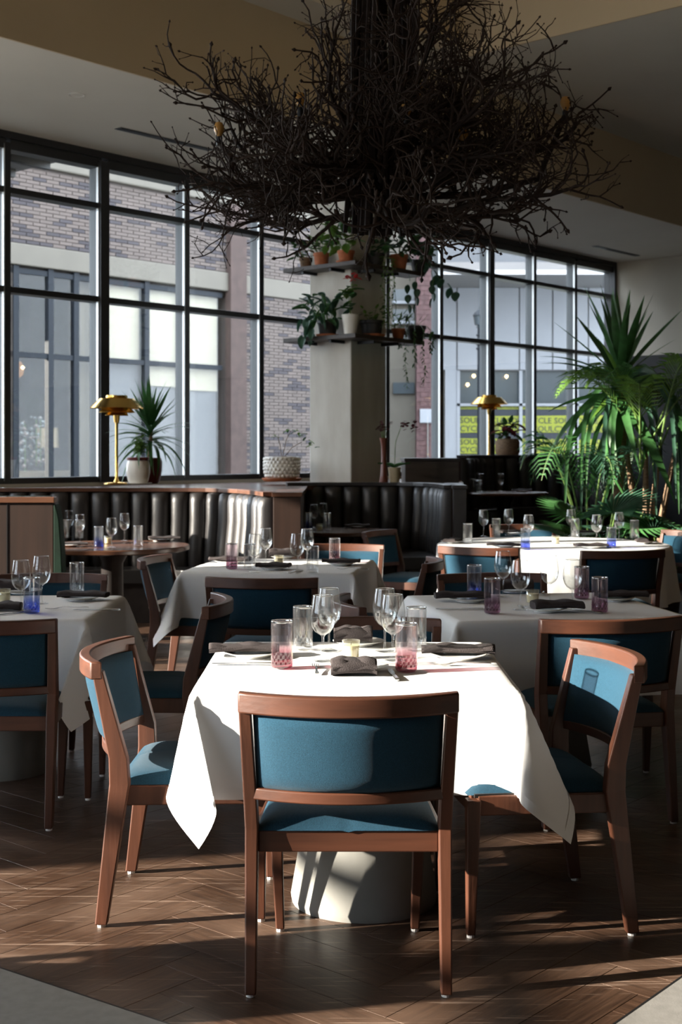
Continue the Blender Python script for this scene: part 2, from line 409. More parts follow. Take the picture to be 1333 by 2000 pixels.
# unseen side wall left of the camera, openings placed to shape the sun
CNR = WP(-7 * SP, 0); UW0 = -7 * SP
def wl_thing(name, y, **k): return thing(name, loc=(CNR.x, y, 0), rz=PI / 2, **k)
for k in range(7):
    y0 = 2.95 - (k + 1) * SP
    o_ = WR_save = None
    b_ = bay(20 + k, 0, SP, 'black framed window bay outside the view, to the left of the room', k % 3 == 2, 2.66)
    b_.location = (CNR.x, y0, 0); b_.rotation_euler = (0, 0, PI / 2)
def wbox(name, mat, x0, x1, y0, y1, z0, z1, lab):
    o = MB().box(x0, x1, y0, y1, z0, z1).build(name, mat); tag(o, lab, kind='structure'); return o
wbox('wall_left', M['walnut'], CNR.x - .3, CNR.x, 2.95, 6.45, -.1, CEIL1, 'solid side wall left of the view')
wbox('wall_left_corner', M['walnut'], CNR.x - .3, CNR.x, 6.45, CNR.y + .1, -.1, knee_z, 'low wall below the corner pane left of the view')
wbox('window_30', M['pane'], CNR.x - .14, CNR.x - .132, 6.45, CNR.y, knee_z, CEIL1, 'narrow corner pane left of the view')
wbox('wall_pier', M['walnut'], CNR.x - .3, CNR.x + .12, 1.72, 1.82, -.1, CEIL1, 'structural pier between the side windows left of the view')  # unseen pier added to cast a shadow band on floor and front chair
wbox('wall_left_low', M['walnut'], CNR.x - .3, CNR.x, -8, 2.95, -.1, knee_z, 'low wall under the side windows left of the view')
wbox('trim_5', M['frame'], CNR.x - .2, CNR.x, -8, 2.95, HEAD + .05, CEIL1 + .1, 'head beam above the side windows left of the view')
wbox('wall_left_end', M['black_wall'], CNR.x - .3, CNR.x, -12, 2.95 - 7 * SP, -.1, CEIL3, 'solid end of the side wall behind the camera')
wbox('wall_left_upper', M['wall'], CNR.x - .3, CNR.x, -12, CNR.y + .5, CEIL1, CEIL3 + .1, 'side wall above the side windows left of the view')
wbox('wall_near', M['black_wall'], CNR.x - .3, 13, -8.3, -8, -.1, CEIL3 + .1, 'wall behind the camera')
for o in COL.objects:
    if o.name.startswith('window_') and 'outside the view' in str(o.get('label', '')): o['group'] = 'window bays left of the view'
sbox('wall_window_side', M['wall'], UW0, UEND + .3, .0, .25, -.1, knee_z, 'low wall under the long row of windows')
sbox('trim_1', M['frame'], UW0, UEND + .02, -.03, .2, HEAD + .05, CEIL1 + .10, 'black head beam above the windows')
MB().box(-.05, .05, -.03, .17, knee_z, HEAD + .05).build('corner_post', M['frame'], None)
cp = bpy.data.objects['corner_post']; cp.location = WP(UEND - .02, 0); cp.rotation_euler = (0, 0, WR); tag(cp, 'black corner post where windows meet the beige wall', kind='structure'); cp.name = 'trim_2'
# --- ceilings
c1 = sbox('ceiling', M['soffit'], UL, UEND + .3, -SOF, .3, CEIL1, CEIL1 + .1, 'low off-white ceiling strip along the windows')
sbox('wall_fascia', M['tan'], UL, UEND + .3, -SOF - .02, -SOF, CEIL1, CEIL2, 'tan fascia above the low ceiling strip')
UC = 3.55                                     # where the raised ceiling ends
sbox('ceiling_1', M['soffit'], UL, UEND + .3, -STRIP, -SOF - .02, CEIL2, CEIL2 + .1, 'narrow upper ceiling strip with a round speaker')
sbox('ceiling_2', M['soffit'], UC, UEND + .3, -VB, -STRIP, CEIL2, CEIL2 + .1, 'grey upper ceiling above the palms')
sbox('trim_3', M['tan'], UL, UC, -STRIP - .02, -STRIP, CEIL2 + .1, CEIL3, 'tan upper step beside the branch chandelier')
sbox('trim_4', M['tan'], UC - .02, UC, -VB, -STRIP, CEIL2, CEIL3, 'tan upper step across the ceiling on the right')
sbox('ceiling_3', M['tan'], UL, UC + .1, -VB, -STRIP + .1, CEIL3, CEIL3 + .1, 'high tan ceiling the branch chandelier hangs from')
import bmesh
def clip_left(o):
    bm_ = bmesh.new(); bm_.from_mesh(o.data); mw = Matrix.Translation(O2) @ Matrix.Rotation(WR, 4, 'Z'); bm_.transform(mw)
    r = bmesh.ops.bisect_plane(bm_, geom=bm_.verts[:] + bm_.edges[:] + bm_.faces[:], plane_co=(-8.95, 0, 0), plane_no=(-1, 0, 0), clear_outer=True)
    bmesh.ops.holes_fill(bm_, edges=[e for e in bm_.edges if e.is_boundary]); bm_.transform(mw.inverted()); bm_.to_mesh(o.data); bm_.free()
for nm in ('ceiling', 'wall_fascia', 'ceiling_1', 'ceiling_2', 'ceiling_3', 'trim_3', 'trim_4'): clip_left(bpy.data.objects[nm])
# --- end wall, back, right
sbox('wall_far', M['wall'], UEND, UEND + .2, -VB, .2, 3.05, CEIL2 + .1, 'beige upper wall at the right end of the windows')
sbox('wall_far_lower', M['black_wall'], UEND, UEND + .2, -VB, .0, -.1, 3.05, 'black lower wall behind the tall plants')
sbox('wall_back', M['black_wall'], -12, UEND + .2, -VB - .2, -VB, -.1, CEIL3 + .1, 'wall opposite the windows')
sbox('floor_3', M['floor_concrete'], UL, UEND, -VB, .2, -.14, -.12, 'slab beneath the whole dining room')
# ceiling fittings
def disc_light(x, y, z, r, lab):
    t = thing('downlight', lab, 'light', (x, y, z))
    MB().lathe([(r * .8, -.001), (r, -.006), (r, 0)], 28).build('trim_ring', M['white_trim'], t, smooth=True)
    MB().lathe([(0, .0), (r * .8, -.002)], 28).build('lens', M['soffit'], t)
def at_c(px, py, z): Y = F * (z - EYE) / (HZ - py); return ((px - 666.5) * Y / F, Y, z)
disc_light(*at_c(150, 185, CEIL1), .07, 'small round downlight in the low off-white ceiling strip')
p = at_c(528, 47, CEIL2); sp = thing('ceiling_speaker', 'round white speaker grille flush in the narrow upper ceiling strip', 'speaker', p)
MB().lathe([(0, -.006), (.11, -.006), (.115, -.004)], 30).build('grille', P('speaker_grille', (.42, .41, .38), .8), sp)
MB().lathe([(.115, -.004), (.12, -.012), (.135, -.012), (.14, 0)], 30).build('rim', M['white_trim'], sp, smooth=True)
def vent(px, py, L_, lab):
    q = at_c(px, py, CEIL1); t = thing('slot_vent', lab, 'vent', q, WR)
    MB().box(-L_ / 2, L_ / 2, -.05, .05, -.006, 0).build('frame', M['frame_side'], t)
    for k in (-1, 1): MB().box(-L_ / 2 + .02, L_ / 2 - .02, k * .022 - .014, k * .022 + .014, -.012, -.006).build('slot', M['black_metal'], t)
vent(325, 272, 1.25, 'long dark slot vent in the ceiling strip left of the chandelier')
vent(1205, 490, 1.35, 'long dark slot vent in the ceiling strip above the right windows')
# --- window ledge behind the booths
LZ = 1.15
# ================================================================ COLUMN with shelves
CW = .60
cc = atY(686, 14.3)
ccu = (Vector(cc) - O2).dot(U); ccy = (Vector(cc) - O2).dot(OUT)
colm = wthing('pillar', ccu, ccy, 0, label='square raw concrete pillar carrying two plant shelves', kind='structure')
MB().box(0, CW, 0, CW, 0, CEIL1).build('shaft', M['concrete'], colm, bevel=.012)
for k in (1.6, 2.9): MB().box(-.002, .0, .1, .104, 0, 0).v
def shelf(z, lab):
    t = wthing('plant_shelf', ccu, ccy, z, label=lab, cat='shelf')
    d = .26
    MB().box(-d, -.002, -d - .02, CW + .16, -.045, 0).build('board', M['shelf'], t, bevel=.004)
    MB().box(-.002, CW + .36, -d, -.002, -.05, -.004).build('board', M['shelf'], t, bevel=.004)
    for k in (.1, .5): MB().box(-d + .03, -.002, k - .015, k + .015, -.075, -.045).build('bracket', M['black_metal'], t)
    for k in (.12, .52): MB().box(k - .015, k + .015, -d + .03, -.002, -.08, -.05).build('bracket', M['black_metal'], t)
    return t
SZ1 = EYE + (HZ - 655) * 14.2 / F; SZ2 = EYE + (HZ - 515) * 14.2 / F
shelf(SZ1, 'lower dark wooden shelf wrapped around the concrete pillar')
shelf(SZ2, 'upper dark wooden shelf wrapped around the concrete pillar')
# ================================================================ EXTERIOR
DF = 9.4
st = MB().box(-80, 80, .3, 90, -.5, -.15).build('street', M['street']); st.location = O2; st.rotation_euler = (0, 0, WR); tag(st, 'grey street surface outside the windows', kind='structure')
ub = lambda px: u_at(px, DF)[0]
u_l = ub(0) - 2.5; u_r = ub(640) + 1.5
bld = wthing('brick_building', 0, DF, -.15, label='pale and dark brick building with shopfront windows across the street', cat='building')
zb = lambda px, py: EYE + (HZ - py) * u_at(px, DF)[1] / F + .15
band0, band1 = zb(110, 527), zb(110, 486)
TOP = 8.9
u_w = ub(448)                                   # shopfront ends here
cor0, cor1 = zb(300, 372), zb(300, 335)
MB().box(u_l, u_r, .02, 6, band1, cor0).build('upper_wall', M['mortar'], bld)
MB().box(u_w, u_r, .02, 6, 0, band0).build('lower_wall', M['mortar'], bld)
MB().box(u_l, u_r, -.06, .5, band0, band1).build('stone_band', M['stone'], bld, bevel=.02)
MB().box(u_l, u_r, -.10, 6, cor0, cor0 + .55).build('cornice', M['stone'], bld, bevel=.03)
MB().box(u_l, u_r, .02, 6, cor0 + .55, TOP).build('parapet', M['mortar'], bld)
bw, bh = .30, .070
bm = MB().box(-bw / 2 + .008, bw / 2 - .008, -.006, .03, .008, bh - .004)
bmeL = bm.mesh('brick'); bmeL.materials.append(M['brick_light']); bmeD = bm.mesh('brick'); bmeD.materials.append(M['brick_dark'])
bricks = []
rb = random.Random(3)
def field(u0, u1, z0, z1):
    r0 = int(z0 / bh) + 1
    for r in range(r0, int(z1 / bh)):
        off = (.5 if r % 2 else 0) * bw
        k = 0; cnt = int((u1 - u0) / bw)
        band = .62 if (r // 9) % 2 == 0 else .12
        for k in range(cnt):
            uu = u0 + off + k * bw + bw / 2
            if uu > u1 - bw / 2: continue
            dk = noise.noise(Vector((uu * 1.5, r * .75, 3))) > .17
            bricks.append((uu, r * bh, dk))
ulv = ub(15) - .8
field(ulv, u_r, band1, cor0); field(u_w + .02, u_r, 0, band0); field(ulv, u_r, cor0 + .55, cor0 + 1.6)
bricks.sort(key=lambda q: q[0])
rl, rd = MB(), MB()
for i, (uu, z, dk) in enumerate(bricks):
    if i < 300:
        o = bpy.data.objects.new('brick', bmeD if dk else bmeL); COL.objects.link(o); o.parent = bld; o.location = (uu, -.004 * (i % 3), z)
    else: (rd if dk else rl).add(bm.v, bm.f, Matrix.Translation((uu, -.003 * (i % 3), z)))
o = rl.build('pale_bricks', M['brick_light'], bld); o['kind'] = 'stuff'
o = rd.build('dark_bricks', M['brick_dark'], bld); o['kind'] = 'stuff'
# brick pilaster with its own relief
up = ub(462)
MB().box(up - .3, up + .18, -.14, .03, 0, cor0).build('pilaster', P('pilaster_brick', (.065, .042, .036), .85, var=.15, scale=6), bld)
# shopfront: bays with frames, glass, painted reflection boards
sf = [ub(x) for x in (-60, 32, 100, 150, 205, 288, 362, 440)]
back = MB().box(u_l, u_w, 2.8, 3.0, 0, band0).build('shop_back_wall', M['room_dim'], bld)
MB().box(u_l, u_w, .1, 3.0, -.0, .1).build('shop_floor', M['room_dim'], bld)
MB().box(u_l, u_w, .1, 3.0, band0 - .1, band0).build('shop_ceiling', M['room_dim'], bld)
zt = zb(110, 540); zr = zb(110, 702)
wn = 0
for a, b in zip(sf[:-1], sf[1:]):
    wf = thing('window', None); wf.parent = bld; wf.location = (0, 0, 0)
    MB().box(a - .06, a + .06, 0, .12, 0, band0).build('post', M['post_blue'], wf)
    for z in (.25, zr, zt - .02): MB().box(a + .06, b - .06, .02, .10, z, z + .10).build('bar', M['post_blue'], wf)
    MB().box(a + .06, b - .06, .055, .062, .35, zt).build('pane', M['shop_pane'], wf)
    wn += 1
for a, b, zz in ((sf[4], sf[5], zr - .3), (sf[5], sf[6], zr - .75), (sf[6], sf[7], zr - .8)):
    MB().box(a + .08, b - .08, .16, .18, zz + .35, zt).build('blind', M['cream_blind'], bld, bevel=.004)  # cream board carries the reflection of a sunlit building in its colour
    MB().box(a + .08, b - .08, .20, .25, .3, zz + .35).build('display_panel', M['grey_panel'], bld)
MB().box(sf[3] + .1, sf[4] - .1, .3, .36, 0, zt).build('curtain', P('shop_curtain', (.15, .13, .10), .9, var=.2, scale=4, stretch=(6, 6, .1)), bld)
MB().box(u_l, sf[1], .02, .1, 0, band0).build('shop_side', M['room_dim'], bld)
# lit pendant, lamp and flowers inside the shop
pl = wthing('basket_pendant', ub(66), DF + .9, 0, label='lit woven basket pendant inside the shop across the street', cat='lamp')
yy = u_at(66, DF + .9)[1]; pz = EYE + (HZ - 728) * yy / F
em, t_, o_ = nt('basket_glow'); e_ = N(t_, 'Emission'); e_.inputs[0].default_value = (1, .48, .16, 1); e_.inputs[1].default_value = .38; t_.links.new(e_.outputs[0], o_.inputs[0])
pl.location.z = pz
MB().lathe([(.30, .18), (.36, .06), (.33, -.07), (.20, -.17), (.0, -.2)], 20).build('basket', em, pl, smooth=True)
em2, t_, o_ = nt('bulb_glow'); e_ = N(t_, 'Emission'); e_.inputs[0].default_value = (1, .72, .36, 1); e_.inputs[1].default_value = 6; t_.links.new(e_.outputs[0], o_.inputs[0])
for k in (-.12, .14): MB().lathe([(0, -.04), (.04, 0), (0, .04)], 10).build('bulb', em2, pl, loc=(k, -.36, .06))
for k in range(6): MB().tube([(.3 * math.cos(k), .3 * math.sin(k), .18), (0, 0, .75)], .006, 4).build('cord', M['walnut'], pl)
tl = wthing('shop_lamp', ub(143), DF + .8, 0, label='cream drum shaded table lamp inside the shop across the street', cat='lamp')
yy = u_at(143, DF + .8)[1]; lz = EYE + (HZ - 888) * yy / F
tl.location.z = lz
MB().lathe([(.22, .14), (.20, .52)], 20).build('lamp_shade', M['cream_pot'], tl, smooth=True); MB().tube([(0, 0, -1.2), (0, 0, .3)], .02, 8).build('stand', M['brass'], tl)
cs = wthing('shop_counter', ub(110), DF + 1.6, 0, label='pale counter inside the shop across the street', cat='counter')
MB().box(-1.4, 1.9, -.25, .25, -.15, 1.1).build('body', M['cream_pot'], cs)
for k in range(6):
    xx = (52, 66, 82, 96, 118, 126)[k]
    ft = wthing('flower_arrangement', ub(xx), DF + .75, 1.1 if k < 4 else 1.2, label='%s pale blossom sprays in the shop window, %s' % (('taller', 'fuller', 'thin')[k % 3], ('beneath the basket pendant', 'right under the pendant bulbs', 'centre of the dark pane', 'by the window post', 'just right of the post', 'next to the drum lamp')[k]), cat='flowers')
    mb = MB(); rr = random.Random(k)
    for q in range(26):
        c = Vector((rr.gauss(0, .12), rr.gauss(0, .05), rr.uniform(.1, .95)))
        s_ = rr.uniform(.02, .05); mb.lathe([(0, -s_), (s_, 0), (0, s_)], 5, Matrix.Translation(c))
    mb.build('blossoms', P('pale_blossom%d' % k, ((.30, .25, .22) if k % 2 else (.30, .34, .34)), .8), ft)['kind'] = 'stuff'
    MB().tube([(0, 0, 0), (0, 0, .9)], .012, 5).build('stem', M['stem'], ft)
# canopy outside, top left
cu = 2.1
cano = sbox('canopy', M['grey_panel'], -2.3, cu, .35, 3.2, 4.95, 5.15, '')
tag(cano, 'dark flat canopy outside above the leftmost windows', 'canopy'); cano['kind'] = 'thing'
for k in range(4): MB().box(-2.2, cu - .1, .6 + k * .7, .68 + k * .7, 4.85, 4.95).build('joist', M['frame'], cano)
# --- right hand street view, facing the camera
YF = 42.0; S = YF / F
X_ = lambda px: (px - 666.5) * S
Z_ = lambda py: EYE + (HZ - py) * S
wb = thing('white_building', 'white panelled building with lettered yellow shopfront film across the junction', 'building', (0, YF, -.15))
def wbx(name, mat, x0, x1, py0, py1, y0=0, y1=.2, bevel=0):
    return MB().box(X_(x0), X_(x1), y0, y1, Z_(py1) + .15, Z_(py0) + .15).build(name, mat, wb, bevel=bevel)
edges = [856, 893, 940, 1015, 1080, 1150, 1250, 1350]
for a, b in zip(edges[:-1], edges[1:]):
    MB().box(X_(a) + .02, X_(b) - .02, 0, .3, Z_(722) + .15, Z_(562) + .15).build('panel', M['white_panel'], wb, bevel=.01)
MB().box(X_(856), X_(1350), .05, .4, Z_(724) + .15, Z_(430) + .15).build('wall', M['grey_panel'], wb)
wbx('pier', M['white_panel'], 870, 893, 722, 940, 0, .3)
wbx('upper_cladding', M['grey_panel'], 856, 1350, 430, 560, -.02, .1)
wbx('glazing_back', M['far_dark'], 893, 1350, 724, 940, .25, .35)
for px in (896, 1018, 1128, 1240): wbx('window_post', M['white_panel'], px - 3, px + 3, 724, 940, -.02, .12)
wbx('transom', M['white_panel'], 893, 1350, 788, 793, -.02, .12)
wbx('lower_film', M['navy_film'], 893, 1350, 796, 930, .10, .14)
def film(py0, py1, slope, rows):
    t = MB(); x0, x1 = 897, 1345
    v = []
    for px, s in ((x0, 0), (x1, 1)):
        for py in (py0, py1): v.append((X_(px), .07, Z_(py + slope * s * (1 if py == py0 else -1) * 0.6 + slope * s) + .15))
    t.v = [v[1], v[3], v[2], v[0]] + [(a, b + .02, c) for a, b, c in (v[1], v[3], v[2], v[0])]
    t.f = [(0, 1, 2, 3), (7, 6, 5, 4), (0, 4, 5, 1), (1, 5, 6, 2), (2, 6, 7, 3), (3, 7, 4, 0)]
    f_ = t.build('yellow_film', M['yellow'], wb)
    for r in range(rows):
        cu_ = bpy.data.curves.new('lettering', 'FONT'); h_ = (py1 - py0) / rows
        cu_.body = ('SOULCYCLE ' * 9) if r % 2 == 0 else ('CYCLE SOUL' * 9)
        cu_.resolution_u = 2; cu_.size = h_ * S * 1.0; cu_.extrude = .004; cu_.materials.append(M['navy_film'])
        tmp = bpy.data.objects.new('lettering_source', cu_); me_ = bpy.data.meshes.new_from_object(tmp); bpy.data.objects.remove(tmp); me_.materials.clear(); me_.materials.append(M['navy_film'])
        to = bpy.data.objects.new('lettering', me_); COL.objects.link(to); to.parent = f_
        to.location = (X_(899), .06, Z_(py0 + (r + .82) * h_) + .15); to.rotation_euler = (R(90), math.atan(-slope / 448.) * -1 * -1, 0)
film(793, 799, 1, 1); film(813, 845, -2, 2); film(856, 886, 2, 2); film(892, 925, 0, 2)
ub2 = thing('beige_building', 'beige upper storeys with a long white-edged canopy across the street', 'building', (0, YF + 3, -.15))
S2 = (YF - 4) / F
MB().box((820 - 666.5) * S2, (1330 - 666.5) * S2, -7, -3, .15 + EYE + (HZ - 528) * S2, .15 + EYE + (HZ - 512) * S2).build('canopy_deck', M['grey_panel'], ub2)
MB().box((820 - 666.5) * S2, (1330 - 666.5) * S2, -7.1, -7, .15 + EYE + (HZ - 537) * S2, .15 + EYE + (HZ - 528) * S2).build('canopy_edge', M['white_panel'], ub2)
MB().box(X_(760) * 1.07, X_(1400) * 1.07, 0, 3, 0, Z_(330)).build('wall', M['stone'], ub2)
for k in range(5):
    MB().box(X_(830 + k * 90) * 1.07, X_(890 + k * 90) * 1.07, -.05, .02, Z_(470), Z_(420)).build('window', M['far_dark'], ub2)
bulb_me = None
for i, (px, py) in enumerate(((825, 466), (883, 478), (945, 483), (1006, 492), (926, 735), (990, 736), (914, 752))):  # added glowing bulbs standing in for warm glints on the window glass
    root, Yb = (ub2, YF + 3 - .12) if i < 4 else (wb, YF - .12)
    Sb = Yb / F
    if bulb_me is None:
        b0 = MB().lathe([(0, -.06), (.06, 0), (.04, .06), (0, .07)], 10).build('wall_lamp', em2, root, smooth=True)
        bulb_me = b0
        b_ = b0
    else:
        b_ = b0.copy(); COL.objects.link(b_); b_.parent = root
    b_.location = ((px - 666.5) * Sb, -.12, EYE + (HZ - py) * Sb + .15)
# narrow red brick building just right of the pillar
rbt = thing('red_brick_building', 'narrow purplish brick building seen right of the pillar', 'building', (0, 33, -.15)); S4 = 33 / F
rx = lambda px: (px - 666.5) * S4; rz_ = lambda py: EYE + (HZ - py) * S4 + .15
MB().box(rx(814), rx(862), 0, 4, 0, rz_(430)).build('wall', M['red_brick'], rbt)
mrow = MB()
for r in range(int(rz_(430) / .12)):
    for k in range(3):
        x0 = rx(814) + k * .2 + (.1 if r % 2 else 0)
        if x0 + .19 < rx(862): mrow.box(x0, x0 + .19, -.015, 0, r * .12, r * .12 + .108)
mrow.build('bricks', M['red_brick'], rbt)['kind'] = 'stuff'
MB().box(rx(740), rx(814), .6, 4, 0, rz_(500)).build('side_wing', M['stone'], rbt)
for py in (560, 600, 640, 745): MB().box(rx(770), rx(812), .5, .62, rz_(py + 22), rz_(py)).build('window', M['far_dark'], rbt)
for py in (583, 623): MB().box(rx(768), rx(813), .45, .6, rz_(py + 6), rz_(py)).build('sill', M['white_panel'], rbt)
sg = thing('white_sign', 'plain white square sign on the purplish brick building', 'sign', (rx(836), 32.95, rz_(826) - .15))
MB().box(-.2, .2, -.02, .02, 0, rz_(799) - rz_(826)).build('plate', M['white_panel'], sg, bevel=.01)
MB().box(-.015, .015, -.005, .03, -1.2, .0).build('post', M['grey_panel'], sg)
# street lamp
lp = thing('street_lamp', 'dark blue post lantern on the street seen beside the far brass lamp', 'street lamp', (*atY(938, 30)[:2], -.15))
S5 = 30 / F; lh = EYE + (HZ - 640) * S5 + .15
MB().lathe([(.11, 0), (.11, .5), (.065, .6), (.055, lh)], 12).build('post', M['post_blue'], lp, smooth=True)
MB().lathe([(.09, lh), (.05, lh + .04), (.12, lh + .06), (.15, lh + .26), (.14, lh + .27)], 12).build('lantern', M['far_dark'], lp, smooth=True)
MB().lathe([(.17, lh + .27), (.10, lh + .36), (.02, lh + .42), (0, lh + .5)], 12).build('cap', M['post_blue'], lp, smooth=True)
for k in range(4): MB().lathe([(.07, lh - .2 - k * .1), (.09, lh - .17 - k * .1), (.07, lh - .14 - k * .1)], 10).build('collar', M['post_blue'], lp)

tw = thing('tower_building', 'tall narrow block across the street, outside the view on the left', 'building', (-37.7, 8.35, -.15), math.atan2(.218, .976))  # unseen tower added to keep the sun off pillar and far wall
MB().box(-5, 5, -4.7, 4.7, 0, 17.0).build('wall', M['stone'], tw)
for k in range(5): MB().box(5.0, 5.05, -3.2, 3.2, 1 + k * 2.9, 2.6 + k * 2.9).build('window_band', M['far_dark'], tw)
rb2 = thing('rear_building', 'tall block hidden behind the brick building and the pillar', 'building', (-7, 40, -.15))  # hidden block added to keep direct sun off the white building
MB().box(-8, 7, 0, 9, 0, 15).build('wall', M['stone'], rb2)
MB().box(-8.1, 7.1, -.1, 9.1, 15, 15.4).build('roof', M['grey_panel'], rb2)
# unseen warm lamps added as fill for ceiling and room
for i, (x, y, z, e_) in enumerate(((4.9, 7.5, 3.7, 70), (1.2, 1.2, 3.9, 8))):
    t = thing('pendant_lamp', ('warm uplight bowl out of view on the right side of the room', 'warm uplight bowl above and out of view near the camera')[i], 'lamp', (x, y, z))
    MB().tube([(0, 0, .35), (0, 0, (CEIL3 if x < 2 and x > -4 else CEIL2) - z)], .008, 6).build('cord', M['black_metal'], t)
    MB().lathe([(0, -.12), (.15, -.10), (.26, .0), (.30, .12), (.29, .12), (.25, .01), (.14, -.085), (0, -.10)], 28).build('lamp_shade', M['brass'], t, smooth=True)
    MB().tube([(-.22, 0, .15), (0, 0, .35), (.22, 0, .15)], .006, 5).build('hanger', M['brass'], t)
    ld = bpy.data.lights.new('pendant_bulb', 'POINT'); ld.energy = e_; ld.color = (1, .76, .48); ld.shadow_soft_size = .08
    lo = bpy.data.objects.new('pendant_bulb', ld); COL.objects.link(lo); lo.parent = t; lo.location = (0, 0, .10)
for i, (x, y, z, e_) in enumerate(((-5.6, 7.9, 3.3, 260), (-7.3, 4.9, 3.3, 30))):  # unseen globes added as fill in place of skylight from the windows
    t = thing('globe_pendant', ('frosted globe pendant by the left windows, outside the view', 'frosted globe pendant by the solid side wall, outside the view')[i], 'lamp', (x, y, z))
    MB().tube([(0, 0, .2), (0, 0, CEIL1 - z)], .008, 6).build('cord', M['black_metal'], t)
    MB().lathe([(0, .19), (.06, .19), (.065, .24), (0, .24)], 20).build('cap', M['brass'], t)
    MB().lathe([(.2 * math.sin(k * PI / 12), -.2 * math.cos(k * PI / 12)) for k in range(13)], 24).build('globe', M['globe'], t, smooth=True)
    ld = bpy.data.lights.new('globe_bulb', 'POINT'); ld.energy = e_; ld.color = (1, .93, .84); ld.shadow_soft_size = .05
    lo = bpy.data.objects.new('globe_bulb', ld); COL.objects.link(lo); lo.parent = t
# ================================================================ CHAIRS
CWD = .278                                   # half width to post centre
SAG = .085
def arc(t, w=CWD, sag=SAG): return (t * w, -sag * (1 - t * t))
def make_chair():
    c = thing('dining_chair', 'x', 'chair')
    yb = -.27                                  # back plane at the top
    # rear legs: one bent post each, foot -> kink -> top
    for s in (-1, 1):
        pts = [(s * .262, -.262, .008), (s * .262, -.205, .44), (s * .266, -.208, .52), (s * CWD, yb, .79)]
        ax = [((1, 0, 0), (0, 1, 0))] * 4
        o = MB().rect_sweep(pts, ax, [(.030, .038), (.036, .062), (.036, .058), (.033, .034)]).build('leg', M['chair_wood'], c, bevel=.004)
        MB().lathe([(.0, 0), (.013, 0), (.013, .009), (.0, .009)], 12, Matrix.Translation((s * .262, -.262, 0))).build('foot_glide', M['rubber'], o)
        pts = [(s * .205, .225, .008), (s * .222, .222, .42)]
        o = MB().rect_sweep(pts, [((1, 0, 0), (0, 1, 0))] * 2, [(.026, .026), (.042, .042)]).build('leg', M['chair_wood'], c, bevel=.004)
        MB().lathe([(.0, 0), (.012, 0), (.012, .009), (.0, .009)], 12, Matrix.Translation((s * .205, .225, 0))).build('foot_glide', M['rubber'], o)
    def arc_rail(z0, z1, th, y0, wd, sag):
        n = 24; rings = []
        for i in range(n + 1):
            t = -1 + 2 * i / n; x = t * wd; y = y0 - sag * (1 - t * t)
            rings.append([(x, y - th / 2, z0), (x, y + th / 2, z0), (x, y + th / 2, z1), (x, y - th / 2, z1)])
        return MB().loft(rings)
    arc_rail(.763, .818, .036, yb - .002, CWD + .017, SAG).build('top_rail', M['chair_rail'], c, bevel=.005, smooth=True, angle=30)
    arc_rail(.520, .552, .026, -.222, .262, SAG * .8).build('lower_rail', M['chair_rail'], c, bevel=.004, smooth=True, angle=30)
    # backrest panel, curved, padded on both faces
    def panel(u, v):
        pass
    n, k = 16, 10; mb = MB()
    def pt(t, q, side):
        z = .546 + (.770 - .546) * (q * .5 + .5); lean = (z - .52) / .27
        y0 = -.214 + (yb + .214) * lean * .92; sg = SAG * (.8 + .2 * lean)
        bul = .020 * (1 - abs(t) ** 6) ** .5 * (1 - abs(q) ** 6) ** .5 + .003
        return (t * (.248 + .010 * lean), y0 - sg * (1 - t * t) + side * bul, z)
    for side in (-1, 1):
        mb.grid(lambda a, b, s=side: pt((a * 2 - 1) * (1), (b * 2 - 1) * (1), s), n, k)
        if side == 1:
            cnt = (n + 1) * (k + 1); fs = mb.f[-n * k:]; mb.f = mb.f[:-n * k] + [tuple(reversed(f)) for f in fs]
    o1, o2 = 0, (n + 1) * (k + 1)
    for i in range(n):
        for j in (0, k):
            a = i * (k + 1) + j; b = a + k + 1; mb.f.append((a, b, b + o2, a + o2) if j else (b, a, a + o2, b + o2))
    for j in range(k):
        for i in (0, n):
            a = i * (k + 1) + j; b = a + 1; mb.f.append((b, a, a + o2, b + o2) if i else (a, b, b + o2, a + o2))
    mb.build('backrest', M['teal'], c, smooth=True, angle=60)
    # seat rails and cushion
    fr = MB(); fr.box(-.245, .245, -.218, -.190, .372, .432); fr.build('seat_rail', M['chair_rail'], c, bevel=.004)
    MB().box(-.215, .215, .200, .228, .372, .430).build('seat_rail', M['chair_rail'], c, bevel=.004)
    for s in (-1, 1):
        MB().rect_sweep([(s * .248, -.20, .401), (s * .224, .21, .401)], [((1, 0, 0), (0, 0, 1))] * 2, [(.026, .06), (.026, .06)]).build('seat_rail', M['chair_wood'], c, bevel=.004)
    def seat(a, b):
        t, q = a * 2 - 1, b * 2 - 1
        rx = .250 - .022 * (q * .5 + .5); ry = .232
        e = (1 - abs(t) ** 5) ** .6 * (1 - abs(q) ** 5) ** .6
        crease = .004 * math.exp(-(t / .03) ** 2) * (1 if q < -.5 else .3)
        return (t * rx, q * ry + .008, .432 + .052 * e - crease)
    sm = MB().grid(seat, 28, 22)
    sm.build('seat', M['teal'], c, smooth=True, angle=180)
    MB().box(-.235, .235, -.21, .22, .425, .436).build('seat_board', M['dark_wood'], c)
    return c
CH = Proto(make_chair())
CG = 'teal upholstered chairs around the tables'
def chair(x, y, rz, lab): return CH.put((x, y, 0), R(rz), lab)
chair(.02, 3.83, 0, 'nearest chair, its teal back turned to us, before the front white table')
chair(-.47, 4.35, -91, 'chair in full side view at the left side of the front table, lit orange-brown frame')
chair(.58, 4.24, 99, 'chair at the right side of the front table with glass shadows on its teal back')
chair(.09, 4.84, 180, 'chair at the far side of the front table, mostly hidden behind the glasses')
chair(-.38, 7.12, -6, 'chair with its back to us and a sunlit patch, before the middle table')
chair(-.86, 8.12, -98, 'dark chair in profile at the left end of the middle table near the booths')
